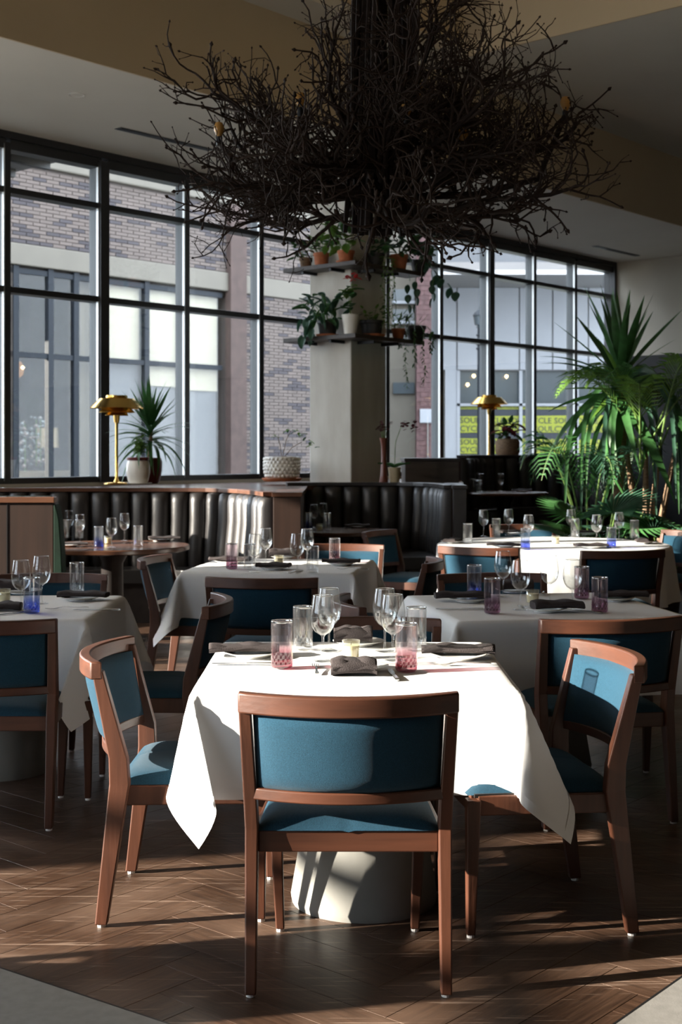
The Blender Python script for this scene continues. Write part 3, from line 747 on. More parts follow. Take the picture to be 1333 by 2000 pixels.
chair(.24, 7.98, 84, 'chair with curved rail at the right end of the middle table near the booths')
chair(-.03, 9.02, 172, 'chair at the far side of the middle table, a blue strip showing')
chair(-.845, 5.80, 92, 'chair with curved dark rail at the right side of the left white table')
chair(-1.39, 5.40, 0, 'chair cut by the left edge of the photo, its blue back to us')
chair(-1.52, 6.72, 180, 'chair behind the left white table, a blue strip below its pale rail')
chair(.33, 5.82, -84, 'chair with curved rail at the left side of the right white table')
chair(1.0, 5.44, 11, 'dark backed chair before the right white table, whole back facing us')
chair(.83, 6.75, 187, 'chair at the far side of the right white table, behind the wine glasses')
chair(1.58, 6.30, 99, 'chair at the right side of the right white table, cut by the photo edge')
chair(1.06, 9.30, -27, 'chair with bright sunlit pale teal back before the round white table')
chair(1.80, 9.03, 12, 'dark backed chair before the round white table, on its right half')
chair(.56, 10.78, -118, 'chair left of the round white table, its pale padded face toward us')
chair(1.62, 11.58, 180, 'chair on the far side of the round white table, a thin pale strip showing')
chair(2.60, 10.74, 120, 'chair right of the round white table, by the photo edge')
# chairs out of view on the left, whose shadows reach into the room
chair(-2.28, 3.22, -88, 'chair standing outside the view, left of the nearest table')
# ================================================================ TABLES
TOPZ = .75
def pedestal(root, r0=.235, r1=.14, mat='pedestal', off=(0, 0)):
    MB().lathe([(0, 0), (r0, 0), (r0 + .004, .02), (r1, .60), (r1 * .9, .70), (0, .70)], 40).build('pedestal', M[mat], root, smooth=True, angle=50, loc=(*off, 0))
def sq_table(x, y, rz, lab, clab, half=.49, drop=.335, B=(18, 18, 18, 18), G=12, LT=(0, 0, 0, 0), poff=(0, 0), seed=0, sway=(.02, .02)):
    t = thing('square_table', lab, 'table', (x, y, 0), R(rz), 'square tables with white cloths')
    MB().box(-half + .01, half - .01, -half + .01, half - .01, .705, .744).build('tabletop', M['dark_wood'], t, bevel=.004)
    pedestal(t, off=poff)
    MB().box(-.14, .14, -.14, .14, .69, .706).build('top_plate', M['black_metal'], t)
    L = half + drop; n = 76
    rnd = random.Random(seed); ph = [rnd.uniform(0, 6.28) for _ in range(8)]
    def cl(a, b):
        s_, t_ = (a * 2 - 1) * L, (b * 2 - 1) * L
        ax, ay = abs(s_) - half, abs(t_) - half
        sx = 1 if s_ > 0 else -1; sy = 1 if t_ > 0 else -1
        if ax <= 0 and ay <= 0:
            z = TOPZ + .0012 * noise.noise(Vector((s_ * 5, t_ * 5, seed)))
            return (s_, t_, z)
        if ax > 0 and ay <= 0:
            k = 1 - math.exp(-ax / .02)
            out = .012 * k + sway[0] * ax + .012 * ax * math.sin(t_ * 13 + ph[0] + sx) * 2 + .02 * (ax / drop) * math.sin(t_ * 5.3 + ph[1] * sx)
            return (s_ - sx * ax + sx * out, t_ + .01 * ax * math.sin(t_ * 9 + ph[2]), TOPZ - max(0, ax - .008 * k))
        if ay > 0 and ax <= 0:
            k = 1 - math.exp(-ay / .02)
            out = .012 * k + sway[1] * ay + .012 * ay * math.sin(s_ * 13 + ph[3] + sy) * 2 + .02 * (ay / drop) * math.sin(s_ * 5.3 + ph[4] * sy)
            return (s_ + .01 * ay * math.sin(s_ * 9 + ph[5]), t_ - sy * ay + sy * out, TOPZ - max(0, ay - .008 * k))
        r = math.hypot(ax, ay); phi = math.atan2(ay, ax)      # 0 = x side, 90 = y side
        ci = (0 if sx < 0 else 1) + (0 if sy < 0 else 2)
        be = R(B[ci]) * math.sin(2 * phi); ga = R(G[ci] if hasattr(G, '__len__') else G) * math.sin(4 * phi)
        # diag outward direction and lateral (towards x side positive)
        dx, dy = .7071 * sx, .7071 * sy; lx, ly = .7071 * sx, -.7071 * sy
        k = 1 - math.exp(-r / .02)
        ga += R(LT[ci]) * math.sin(2 * phi) ** 2
        ox = math.sin(be) * dx + math.sin(ga) * lx; oy = math.sin(be) * dy + math.sin(ga) * ly
        dz = math.sqrt(max(.05, 1 - ox * ox - oy * oy))
        wv = .016 * r * math.sin(phi * 2) 
        cx = sx * half + sx * (.012 * k * math.cos(phi)) + ox * r + sx * sway[0] * r * math.cos(phi) ** 2
        cy = sy * half + sy * (.012 * k * math.sin(phi)) + oy * r + sy * sway[1] * r * math.sin(phi) ** 2
        return (cx, cy, TOPZ - max(0, r * dz - .008 * k))
    # sample positions concentrated at table edges
    def warp(a):
        return a
    m = MB(); o = m.grid(cl, n, n)
    c = m.build('tablecloth', M['cloth'], None, smooth=True, angle=180, solid=0)
    c.location = (x, y, 0); c.rotation_euler = (0, 0, R(rz)); tag(c, clab, 'tablecloth', None)
    sm = c.modifiers.new('smooth', 'SMOOTH'); sm.factor = .5; sm.iterations = 2
    # stitched hem
    hem = MB(); e = 0
    for side in range(4):
        pts = []
        for i in range(61):
            a = i / 60
            p = [(a, .0), (1., a), (1 - a, 1.), (0., 1 - a)][side]; q = [(a, .02), (.98, a), (1 - a, .98), (.02, 1 - a)][side]
            p1, q1 = Vector(cl(*p)), Vector(cl(min(max(q[0], .0), 1), min(max(q[1], 0), 1)))
            pts.append((p1, q1))
        cen = Vector((0, 0, 0)); rows = []
        for p1, q1 in pts:
            nrm = Vector((p1.x, p1.y, 0)).normalized() * .0022
            rows.append([p1 + nrm, q1 + nrm])
        hem.loft(rows, closed=False, caps=False)
    h = hem.build('hem', M['cloth'], c, smooth=True, angle=180)
    return t, c
T1 = sq_table(.045, 4.50, 0, 'square table under the nearest white cloth, grey cone foot lit by sun', 'nearest white tablecloth, sunlit, its corners hanging low', B=(5, 19, 18, 18), G=(17, 14, 12, 12), LT=(-13, 2, 0, 0), poff=(.03, -.15), seed=1, sway=(.03, .03))
T2 = sq_table(-.37, 8.38, -8, 'square table in mid room before the dark booths', 'white tablecloth on the middle table before the booths', seed=2, half=.52, B=(20, 12, 18, 18))
T3 = sq_table(-1.57, 6.12, 0, 'square table cut by the left edge of the photo', 'white tablecloth on the left table, shaded, folded corner hanging', seed=3, B=(14, 8, 18, 18), G=(12, 18, 12, 12), LT=(0, -16, 0, 0))
T4 = sq_table(.92, 6.17, 9, 'square table on the right, between the nearest and the round one', 'shaded grey-white tablecloth on the right hand table', seed=4, half=.52, B=(16, 20, 18, 18))
# round table
tr_ = thing('round_table', 'large round table under a brilliantly sunlit white cloth', 'table', (1.65, 10.35, 0))
MB().lathe([(0, .70), (.88, .70), (.885, .72), (.88, .744), (0, .744)], 48).build('tabletop', M['dark_wood'], tr_, smooth=True)
pedestal(tr_, .32, .2)
def rc():
    m = MB(); rings = []
    n = 160
    for r, z in [(.0, .75), (.4, .75), (.8, .75), (.885, .7495), (.90, .742), (.905, .72), (.91, .65), (.915, .55), (.92, .45), (.93, .36), (.93, .33)]:
        ring = []
        for j in range(n):
            a = 2 * PI * j / n; k = max(0, (.74 - z)) / .41
            rr = r + k * (.035 * math.sin(14 * a + 1.2 * math.sin(3 * a)) + .015 * math.sin(23 * a))
            ring.append((rr * math.cos(a), rr * math.sin(a), z))
        rings.append(ring)
    return m.loft(rings, True, False)
o = rc().build('tablecloth', M['cloth'], None, smooth=True, angle=180); o.location = (1.65, 10.35, 0); tag(o, 'round white tablecloth blazing in the sun before the palms', 'tablecloth')
# dark round booth tables
def booth_table(x, y, z, r, lab):
    t = thing('booth_table', lab, 'table', (x, y, z - .74))
    MB().lathe([(0, .700), (r - .02, .700), (r, .708), (r, .732), (r - .008, .74), (0, .74)], 48).build('tabletop', M['walnut_top'], t, smooth=True, angle=30)
    MB().lathe([(0, 0), (.27, 0), (.27, .02), (.09, .05), (.085, .6), (.14, .70), (0, .70)], 28).build('pedestal', M['dark_wood'], t, smooth=True, angle=40)
    return t
booth_table(-1.78, 10.35, .74, .60, 'dark round wooden table at the left booth, set with glasses')
booth_table(.0, 12.35, .74, .47, 'dark round table at the booth in front of the pillar')
booth_table(2.02, 16.5, .97, .55, 'dark round table at the raised booth by the far brass lamp')
# ================================================================ BOOTHS
def smooth_path(ctrl, step):
    pts = [Vector((*p, 0)) for p in ctrl]; P_ = [pts[0] * 2 - pts[1]] + pts + [pts[-1] * 2 - pts[-2]]; out = []
    for i in range(1, len(P_) - 2):
        for k in range(20):
            t = k / 20; a, b, c, d = P_[i - 1:i + 3]
            out.append(.5 * ((2 * b) + (c - a) * t + (2 * a - 5 * b + 4 * c - d) * t * t + (3 * b - a - 3 * c + d) * t ** 3))
    out.append(P_[-2]); res = [out[0]]; acc = 0
    tot = sum((out[i + 1] - out[i]).length for i in range(len(out) - 1)); n = max(1, round(tot / step)); st_ = tot / n; need = st_
    for i in range(len(out) - 1):
        seg = out[i + 1] - out[i]; L_ = seg.length; pos = 0
        while acc + L_ - pos >= need - 1e-6 and len(res) <= n:
            pos += need - acc; acc = 0; res.append(out[i] + seg * (pos / L_)); need = st_
            if L_ - pos < 1e-9: break
        acc += L_ - pos
    return res
def booth(lab, ctrl, ztop, zseat, zb, cw, mat, seatd=.46, cap='walnut_top'):
    P_ = smooth_path(ctrl, cw)
    t = thing('booth_bench', lab, 'booth', tuple(P_[0].xy) + (zb,)); o0 = Vector((P_[0].x, P_[0].y, zb))
    nrm = []
    for i in range(len(P_)):
        d = (P_[min(i + 1, len(P_) - 1)] - P_[max(i - 1, 0)]).normalized(); nrm.append(Vector((d.y, -d.x, 0)))
    for i in range(len(P_) - 1):
        a, b, na, nb_ = P_[i], P_[i + 1], nrm[i], nrm[i + 1]; rings = []
        prof = [(zseat - .02, .11), (zseat + .05, .135), (zseat + .2, .125), (zseat + (ztop - zseat) * .6, .105), (ztop - .12, .105), (ztop - .055, .09), (ztop - .035, .05)]
        for z, off in prof:
            ring = []
            for k in range(9):
                f = k / 8; base = a.lerp(b, f); nn = na.lerp(nb_, f).normalized()
                bulge = math.sin(PI * f) ** .6 * .055
                ring.append(base + nn * (off - .045 + bulge) + Vector((0, 0, z)) - Vector((o0.x, o0.y, zb)))
            ring += [b + nb_ * .0 + Vector((0, 0, z)) - Vector((o0.x, o0.y, zb)), a + na * .0 + Vector((0, 0, z)) - Vector((o0.x, o0.y, zb))]
            rings.append(ring)
        MB().loft(rings).build('back_channel', M[mat], t, smooth=True, angle=70)
    def strip(name, w0, w1, z0, z1, mt, ex=0):
        rings = []
        for p, n_ in zip(P_, nrm):
            q = p - Vector((o0.x, o0.y, zb))
            rings.append([q + n_ * w0 + Vector((0, 0, z0)), q + n_ * w1 + Vector((0, 0, z0)), q + n_ * w1 + Vector((0, 0, z1)), q + n_ * w0 + Vector((0, 0, z1))])
        return MB().loft(rings).build(name, M[mt], t, bevel=.008 if name == 'seat_cushion' else .003)
    strip('cap_rail', -.05, .075, ztop - .035, ztop, cap)
    strip('back_board', -.045, .0, zb, ztop - .035, 'walnut')
    strip('seat_cushion', .06, seatd, zseat - .12, zseat, mat)
    strip('seat_base', .06, seatd - .06, zb, zseat - .12, 'dark_wood')
    return t, P_, nrm
def PX(px, Y): return atY(px, Y)[:2]
b1 = booth('long curved booth of dark channelled leather under the left windows', [PX(-60, 11.75), PX(95, 11.75), PX(260, 11.8), PX(400, 11.72), PX(462, 11.45), PX(505, 10.95), PX(532, 10.45)], LZ, .46, 0, .178, 'leather')
b2 = booth('curved dark leather booth in front of the concrete pillar', [PX(560, 13.9), PX(640, 13.95), PX(780, 13.9), PX(835, 13.7), PX(868, 13.2), PX(882, 12.7)], LZ, .46, 0, .19, 'leather', cap='dark_wood')
b3 = booth('raised dark leather booth beneath the far brass lamp', [PX(900, 16.4), PX(912, 17.3), PX(960, 17.9), PX(1060, 18.1), PX(1150, 17.9), PX(1190, 17.3)], 1.43, .74, .28, .20, 'leather', cap='dark_wood')
# end panels
def endpanel(lab, px0, px1, Y, d, z1, mat='walnut', zb=0, topmat='walnut_top'):
    x0, x1 = PX(px0, Y)[0], PX(px1, Y)[0]
    t = thing('booth_end_panel', lab, 'panel', ((x0 + x1) / 2, Y, zb)); h = (x1 - x0) / 2
    MB().box(-h, h, 0, d, 0, z1 - .035 - zb).build('board', M[mat], t, bevel=.004)
    MB().box(-h - .01, h + .01, -.01, d + .01, z1 - .035 - zb, z1 - zb).build('cap', M[topmat], t, bevel=.004)
    return t
endpanel('tall walnut end panel closing the left booth at its right side', 534, 588, 10.35, .9, LZ)
endpanel('dark end panel at the right end of the pillar booth', 886, 912, 12.6, 1.0, LZ, 'dark_wood', 0, 'dark_wood')
endpanel('grey lit wooden step block behind the pillar booth', 792, 897, 14.6, .9, 1.40, 'shelf', 0, 'dark_wood')
# raised platform
pf = thing('floor_platform', 'dark raised platform carrying the far booth', kind='structure')
MB().box(PX(880, 15.6)[0], 5.2, 15.6, 18.6, 0, .28).build('deck', M['dark_wood'], pf)
# ledges
def ledge(lab, pts, z=LZ, th=.04):
    m = MB(); n = len(pts)
    m.v = [(x, y, zz) for zz in (z - th, z) for x, y in pts]
    m.f = [tuple(reversed(range(n))), tuple(range(n, 2 * n))] + [(i, (i + 1) % n, n + (i + 1) % n, n + i) for i in range(n)]
    o = m.build('window_ledge', M['walnut_top'], None); tag(o, lab, kind='structure'); return o
wl = lambda px: tuple(u_at(px, -.04)[0] * U[k] + O2[k] + (-.03) * OUT[k] for k in (0, 1))
ledge('dark wooden ledge between the left booth and the windows', [p.xy[:] for p in b1[1]] + [PX(590, 11.2), PX(600, 13.4), wl(600), wl(250), wl(20)], LZ - .036)
ledge('dark ledge behind the pillar booth up to the windows', [PX(533, 10.5), PX(560, 13.6), PX(640, 13.97), PX(900, 13.9), PX(905, 14.6), wl(905), wl(700), wl(560)], LZ - .037)
ledge('dark ledge behind the raised far booth', [PX(905, 17.2), PX(912, 17.4), PX(960, 18.0), PX(1060, 18.2), PX(1150, 18.0), PX(1195, 17.4), wl(1188), wl(1000), wl(910)], 1.43 - .036)
MB
kb = sbox('wall_riser', M['dark_wood'], u_at(905, 0)[0], UEND, -.06, -.0, 0, 1.43 - .08, 'dark riser below the raised far ledge')
# green booth, nearer, at the far left
gb = thing('green_booth', 'green velvet booth with dark walnut back panel at the left edge', 'booth', (*PX(50, 9.25), 0))
gx = gb.location.x
MB().box(-2.0, PX(104, 9.25)[0] - gx, 0, .05, 0, 1.11).build('back_panel', M['walnut'], gb, bevel=.004)
for k in range(2): MB().box(PX(14 + k * 0, 9.25)[0] - gx - .003 - k * .62, PX(14, 9.25)[0] - gx + .003 - k * .62, -.004, .0, 0, 1.11).build('panel_joint', M['black_metal'], gb)
MB().box(-2.0, PX(104, 9.25)[0] - gx + .01, -.015, .07, 1.11, 1.15).build('cap_rail', M['walnut_top'], gb, bevel=.004)
gxr = PX(104, 9.25)[0] - gx
for k in range(8):
    x1 = gxr - k * .2
    MB().loft([[(x1, .055, z), (x1 - .1, .055 + d, z), (x1 - .19, .055, z), (x1 - .19, .05, z), (x1, .05, z)] for z, d in ((.46, .1), (.8, .09), (1.05, .08), (1.09, .03))]).build('back_channel', M['green_velvet'], gb, smooth=True, angle=60)
MB().loft([[(gxr, .0, z), (gxr + w_, .0, z), (gxr + w_, .14, z), (gxr, .14, z)] for z, w_ in ((.0, .075), (.46, .07), (.8, .055), (1.0, .04), (1.10, .015))]).build('side_roll', M['green_velvet'], gb, bevel=.02)
MB().box(-2.0, gxr, .1, .6, .34, .46).build('seat', M['green_velvet'], gb, bevel=.03); MB().box(-2.0, gxr - .03, .06, .52, 0, .34).build('seat_base', M['dark_wood'], gb)
gb2 = thing('green_banquette', 'green velvet back cushions under the ledge at the far left', 'booth', (*PX(45, 11.2), 0))
for k in range(5):
    x0 = PX(-40 + k * 27, 11.2)[0] - gb2.location.x; x1 = PX(-13 + k * 27, 11.2)[0] - gb2.location.x
    MB().loft([[(x0, .15, z), (x0 + .01, 0 - d * .3, z), ((x0 + x1) / 2, -.05 - d, z), (x1 - .01, 0 - d * .3, z), (x1, .15, z)] for z, d in ((.0, .02), (.46, .03), (.9, .04), (1.06, .02), (1.09, -.02))]).build('back_channel', M['green_velvet'], gb2, smooth=True, angle=50)
# ================================================================ BRANCH CHANDELIER
rt = random.Random(11)
chx, chy, _ = atY(752, 7.5)
ch = thing('branch_chandelier', 'huge dark branch chandelier of tangled twigs hanging from the high ceiling', 'chandelier', (chx, chy, 2.55))
def crook(p, d, L_, n, jit, lift=0.0, r0=.01, r1=.004):
    pts = [Vector(p)]; rs = [r0]; d = Vector(d).normalized(); dirs = [d]
    for i in range(n):
        d = (d + Vector((rt.gauss(0, jit), rt.gauss(0, jit), rt.gauss(0, jit) + lift))).normalized()
        pts.append(pts[-1] + d * (L_ / n)); rs.append(r0 + (r1 - r0) * (i + 1) / n); dirs.append(d)
    return pts, rs, dirs
def bud(mb, p, d, r):
    d = Vector(d); r = r * 1.35
    mb.tube([p, p + d * r * 1.8, p + d * r * 4.5], [r * .9, r * 1.9, r * .4], 4)
def sprig(mb, p, d, L_, r, depth):
    pts, rs, ds = crook(p, d, L_, max(3, int(L_ / .05)), .30, .05, r, r * .55)
    mb.tube(pts, rs, 4 if r < .007 else 5, caps=False)
    bud(mb, pts[-1], ds[-1], r * .55)
    if depth > 0:
        for i in range(1, len(pts) - 1):
            if rt.random() < .46:
                ax = Vector((rt.gauss(0, 1), rt.gauss(0, 1), rt.gauss(.25, 1))).normalized()
                dd = (ds[i] + ax * .95).normalized()
                sprig(mb, pts[i], dd, L_ * rt.uniform(.3, .55), max(.0022, r * .62), depth - 1)
def main_branch(a, z0, L_, el, lift, r):
    mb = MB(); tw = MB()
    d = Vector((math.cos(a) * math.cos(el), math.sin(a) * math.cos(el), math.sin(el)))
    p0 = Vector((math.cos(a) * .07, math.sin(a) * .07, z0))
    pts, rs, ds = crook(p0, d, L_, 11, .13, lift, r, r * .45)
    mb.tube(pts, rs, 6)
    o = mb.build('branch', M['twig'], ch, smooth=True)
    for i in range(2, len(pts)):
        for _ in range(2 if i > 3 else 1):
            ax = Vector((rt.gauss(0, 1), rt.gauss(0, 1), rt.gauss(.25, .8))).normalized()
            sprig(tw, pts[i], (ds[i] + ax * .9).normalized(), rt.uniform(.22, .50), rs[i] * .68, 2)
    sprig(tw, pts[-1], ds[-1], rt.uniform(.25, .4), rs[-1] * .8, 2)
    t = tw.build('twig_spray', M['twig_tip'], o, smooth=True, angle=180); t['kind'] = 'stuff'
n_main = 36
for k in range(n_main):
    a = 2 * PI * k / n_main + rt.uniform(-.12, .12)
    lay = k % 3
    if lay == 0: main_branch(a, rt.uniform(.25, .5), rt.uniform(.85, 1.10), R(rt.uniform(-4, 8)), .055, .022)
    elif lay == 1: main_branch(a, rt.uniform(.35, .7), rt.uniform(.7, 1.0), R(rt.uniform(0, 22)), .085, .017)
    else: main_branch(a, rt.uniform(.3, .65), rt.uniform(.65, .95), R(rt.uniform(-16, 4)), .02, .014)
for k in range(4):
    a = rt.uniform(0, 6.28); main_branch(a, rt.uniform(.5, 1.3), rt.uniform(.45, .75), R(rt.uniform(25, 60)), .04, .011)
# gathered stems rising to the ceiling
for k in range(30):
    a = rt.uniform(0, 6.28); rr = .05 + .12 * rt.random(); top = CEIL3 - 2.55
    pts = []
    for i in range(12):
        f = i / 11; z = .15 + (top - .15) * f; spread = rr * (1 + 1.1 * max(0, f - .35)) + .05 * (1 - f) ** 3
        pts.append((spread * math.cos(a + f * .8) + rt.gauss(0, .012), spread * math.sin(a + f * .8) + rt.gauss(0, .012), z))
    r0 = rt.uniform(.010, .022)
    MB().tube(pts, [r0] * 12, 5).build('stem', M['twig'], ch, smooth=True)
    if k % 4 == 0:
        tw = MB()
        for i in (3, 4, 5, 6, 7): sprig(tw, Vector(pts[i]), Vector((math.cos(a), math.sin(a), .8)), rt.uniform(.2, .4), .006, 1)
        tw.build('twig_spray', M['twig_tip'], ch, smooth=True, angle=180)['kind'] = 'stuff'
# bent arms carrying bulbs
for px, py, dy in ((587, 182, -.1), (795, 198, -.25), (724, 118, .1), (428, 240, .1), (816, 162, .2), (1105, 190, 0), (905, 250, -.3)):
    Y = chy + dy; X = (px - 666.5) * Y / F - chx; Z = EYE + (HZ - py) * Y / F - 2.55
    arm = MB(); base = Vector((X * .15, dy * .2, .35)); tip = Vector((X, dy, Z - .10))
    mid = Vector((X * .85, dy, .45)); pts = [base, base.lerp(mid, .5) + Vector((0, 0, -.04)), mid, mid.lerp(tip, .5), tip]
    arm.tube(pts, [.022, .02, .018, .016, .016], 7); ao = arm.build('arm', M['twig'], ch, smooth=True)
    MB().lathe([(0, -.03), (.016, -.03), (.018, .02), (.012, .022)], 12, Matrix.Translation(tip)).build('socket', M['black_metal'], ao, smooth=True)
    MB().lathe([(0, .015), (.012, .02), (.028, .055), (.030, .075), (.020, .10), (0, .108)], 14, Matrix.Translation(tip)).build('bulb', M['amber'], ao, smooth=True)
# ================================================================ LAMPS
def brass_lamp():
    t = thing('brass_lamp', 'x', 'lamp')
    MB().lathe([(0, 0), (.125, 0), (.128, .006), (.12, .016), (.03, .026), (.018, .05), (.0145, .06), (.0145, .60)], 36).build('stand', M['brass'], t, smooth=True, angle=50)
    MB().lathe([(.024, .60), (.030, .64), (.034, .69), (.02, .70)], 24).build('neck', M['brass'], t, smooth=True)
    MB().lathe([(.262, .742), (.264, .744), (.175, .832), (.172, .836), (.0, .838)], 48).build('top_shade', M['brass'], t, smooth=True, angle=30)
    MB().lathe([(.172, .700), (.175, .705), (.140, .745), (.10, .76)], 40).build('middle_shade', M['brass'], t, smooth=True, angle=30)
    MB().lathe([(.112, .672), (.115, .676), (.09, .705), (.05, .715)], 36).build('lower_shade', M['brass'], t, smooth=True, angle=30)
    MB().lathe([(.10, .838), (.105, .846), (.102, .868), (.0, .870)], 30).build('cap', M['brass'], t, smooth=True, angle=30)
    return t
BL = Proto(brass_lamp())
BL.put(atY(228, 13.0, LZ), 0, 'tiered brass table lamp on the ledge by the spiky potted plant', 'tiered brass lamps')
BL.put(atY(956, 18.55, 1.43 - .036), 0, 'tiered brass table lamp far off above the raised booth, in shade', 'tiered brass lamps')
# ================================================================ GLASSWARE
def ribs(a, z): return 1 + .018 * math.cos(30 * a)
def tumbler(mat):
    t = thing('tumbler', 'x', 'glass')
    prof = [(.0, .004), (.031, .003), (.0345, .008)]
    def md(a, z):
        if z < .052: return 1 + .022 * math.cos(14 * a + (PI if int(z / .0105) % 2 else 0))
        return 1 + .016 * math.cos(34 * a) * min(1, (z - .052) / .01)
    zs = [.012 + .0052 * i for i in range(8)] + [.054, .058, .07, .10, .13, .150]
    MB().lathe(prof + [(.0352, z) for z in zs], 96, mod=md).build('wall', mat, t, smooth=True, angle=180)
    MB().lathe([(0, .0155), (.030, .0155), (.032, .02), (.0325, .05), (.033, .155)], 28).build('inner_wall', mat, t, smooth=True, angle=180)
    MB().lathe([(.0350, .150), (.0362, .154), (.0352, .157), (.0338, .155), (.0338, .150)], 32).build('rim', M['glass_rim'], t, smooth=True, angle=180)
    return t
def wine():
    t = thing('wine_glass', 'x', 'glass')
    MB().lathe([(0, .001), (.033, .001), (.034, .0025), (.02, .005), (.006, .010), (.0042, .02), (.0038, .05), (.0045, .082), (.010, .090)], 32).build('foot', M['glass'], t, smooth=True, angle=180)
    MB().lathe([(0, .088), (.010, .089), (.026, .099), (.037, .115), (.0425, .135), (.0435, .150), (.042, .170), (.038, .195), (.0335, .222)], 40).build('bowl', M['glass'], t, smooth=True, angle=180)
    MB().lathe([(0, .092), (.014, .0935), (.028, .104), (.036, .118), (.0412, .137), (.0420, .150)], 32).build('bowl_inner', M['glass'], t, smooth=True, angle=180)
    MB().lathe([(.0330, .2212), (.0342, .2224), (.0330, .2236), (.0322, .2224), (.0330, .2212)], 40).build('rim', M['glass_rim'], t, smooth=True, angle=180)
    return t
def votive():
    t = thing('votive_candle', 'x', 'candle')
    MB().lathe([(0, .001), (.026, .001), (.028, .004), (.029, .03), (.031, .062), (.029, .062)], 32, mod=lambda a, z: 1 + .012 * math.cos(12 * a)).build('cup', M['votive'], t, smooth=True, angle=180)
    MB().lathe([(0, .004), (.0258, .004), (.0285, .044), (0, .044)], 24).build('wax', M['wax'], t, smooth=True, angle=40)
    MB().tube([(0, 0, .044), (.001, 0, .054)], .0012, 5).build('wick', M['black_metal'], t)
    return t
WINE = Proto(wine()); VOT = Proto(votive())
TUM = {k: Proto(tumbler(M['g_' + k])) for k in ('clear', 'pink', 'purple', 'blue')}
Z0 = .7515
def onT(px, py, z=.75): x, y, _ = at(px, py, z); return (x, y, z + .0015)
def tum(k, px, py, lab, z=.75, grp=None):
    TUM[k].put(onT(px, py, z), rt.uniform(0, 6), lab, grp)
def wg(px, py, lab, z=.75, grp=None): WINE.put(onT(px, py, z), rt.uniform(0, 6), lab, grp)
def vo(px, py, lab, z=.75): VOT.put(onT(px, py, z), rt.uniform(0, 6), lab, 'votive candles')
# front table
tum('pink', 551, 1306, 'rose-footed ribbed tumbler at left of the nearest table')
tum('clear', 592, 1270, 'clear ribbed tumbler at the back left of the nearest table')
tum('pink', 794, 1312, 'rose-footed ribbed tumbler standing in full sun by the short knife')
tum('clear', 814, 1272, 'clear ribbed tumbler at the back right of the nearest table')
wg(631, 1292, 'front wine glass of the pair left of the nearest candle')
wg(643, 1272, 'rear wine glass of the pair left of the nearest candle')
wg(768, 1290, 'front wine glass of the pair right of the nearest candle')
wg(752, 1273, 'rear wine glass of the pair right of the nearest candle')
vo(686, 1286, 'sunlit votive candle in the middle of the nearest table')
# left table
wg(41, 1192, 'wine glass nearest the left edge of the photo')
wg(81, 1180, 'taller looking wine glass behind the blue tumbler on the left table')
tum('blue', 62, 1198, 'blue-footed ribbed tumbler on the left table')
tum('clear', 150, 1160, 'clear tumbler in front of the blue chair strip on the left table')
vo(8, 1176, 'votive candle cut by the left edge of the photo')
# middle table
wg(498, 1117, 'front wine glass of the left pair on the middle table')
wg(519, 1101, 'rear wine glass of the left pair on the middle table')
wg(581, 1116, 'front wine glass of the right pair on the middle table')
wg(600, 1102, 'rear wine glass of the right pair on the middle table')
tum('purple', 453, 1112, 'purple tumbler on the middle table before the sunlit booth')
tum('clear', 488, 1113, 'clear tumbler beside the left wine glasses of the middle table')
tum('clear', 611, 1119, 'clear tumbler beside the right wine glasses of the middle table')
tum('pink', 654, 1099, 'rose tumbler at the right end of the middle table')
vo(545, 1104, 'votive candle on the middle table, dark napkins beside it')
# right table
tum('blue', 927, 1166, 'blue tumbler on the right hand table')
tum('purple', 962, 1199, 'purple tumbler left of the centre on the right hand table')
wg(983, 1166, 'leftmost wine glass on the right hand table, standing farther back')
wg(1017, 1192, 'wine glass beside the candle on the right hand table, left of it')
wg(1074, 1178, 'wine glass just right of the candle on the right hand table')
wg(1119, 1190, 'rightmost wine glass on the right hand table')
tum('purple', 1137, 1170, 'purple tumbler half hidden behind the rightmost wine glass')
tum('purple', 1172, 1197, 'purple tumbler before the dark chair back on the right hand table')
vo(1041, 1178, 'votive candle on the shaded right hand table')
# round white table
for k, px, py, lab in (('clear', 914, 1062, 'leftmost clear tumbler on the round white table'), ('clear', 970, 1049, 'clear tumbler between the two left wine glasses of the round table'),
                       ('blue', 1027, 1074, 'blue-footed tumbler on the left half of the round white table'), ('clear', 1124, 1050, 'clear tumbler behind the farthest wine glass of the round table'),
                       ('blue', 1195, 1071, 'blue-footed tumbler on the right half of the round white table'), ('clear', 1240, 1053, 'rightmost clear tumbler on the round white table')):
    tum(k, px, py, lab)
for px, py, lab in ((945, 1048, 'leftmost wine glass on the round white table'), (994, 1046, 'second wine glass from the left on the round white table'), (1033, 1062, 'wine glass rising behind the left blue tumbler of the round table'),
                    (1116, 1047, 'wine glass right of the round table candle, farthest back'), (1166, 1062, 'wine glass in front of the fan palm on the round table'), (1210, 1055, 'rightmost wine glass on the round white table')):
    wg(px, py, lab)
vo(1086, 1062, 'votive candle in the middle of the round white table')
# left booth table
for k, px, py, lab in (('blue', 193, 1069, 'blue-footed tumbler on the left booth table'), ('clear', 127, 1052, 'leftmost clear tumbler on the left booth table'), ('clear', 155, 1052, 'clear tumbler second from the left on the booth table'), ('clear', 270, 1067, 'clear tumbler at right on the left booth table')):
    tum(k, px, py, lab, .74)
for px, py, lab in ((218, 1070, 'front wine glass in the middle of the left booth table'), (243, 1057, 'rear wine glass with a sun glint on the left booth table'), (135, 1049, 'leftmost wine glass on the left booth table'), (156, 1060, 'wine glass before the left tumblers on the booth table')):
    wg(px, py, lab, .74)
vo(211, 1062, 'yellowish votive candle on the left booth table', .74)
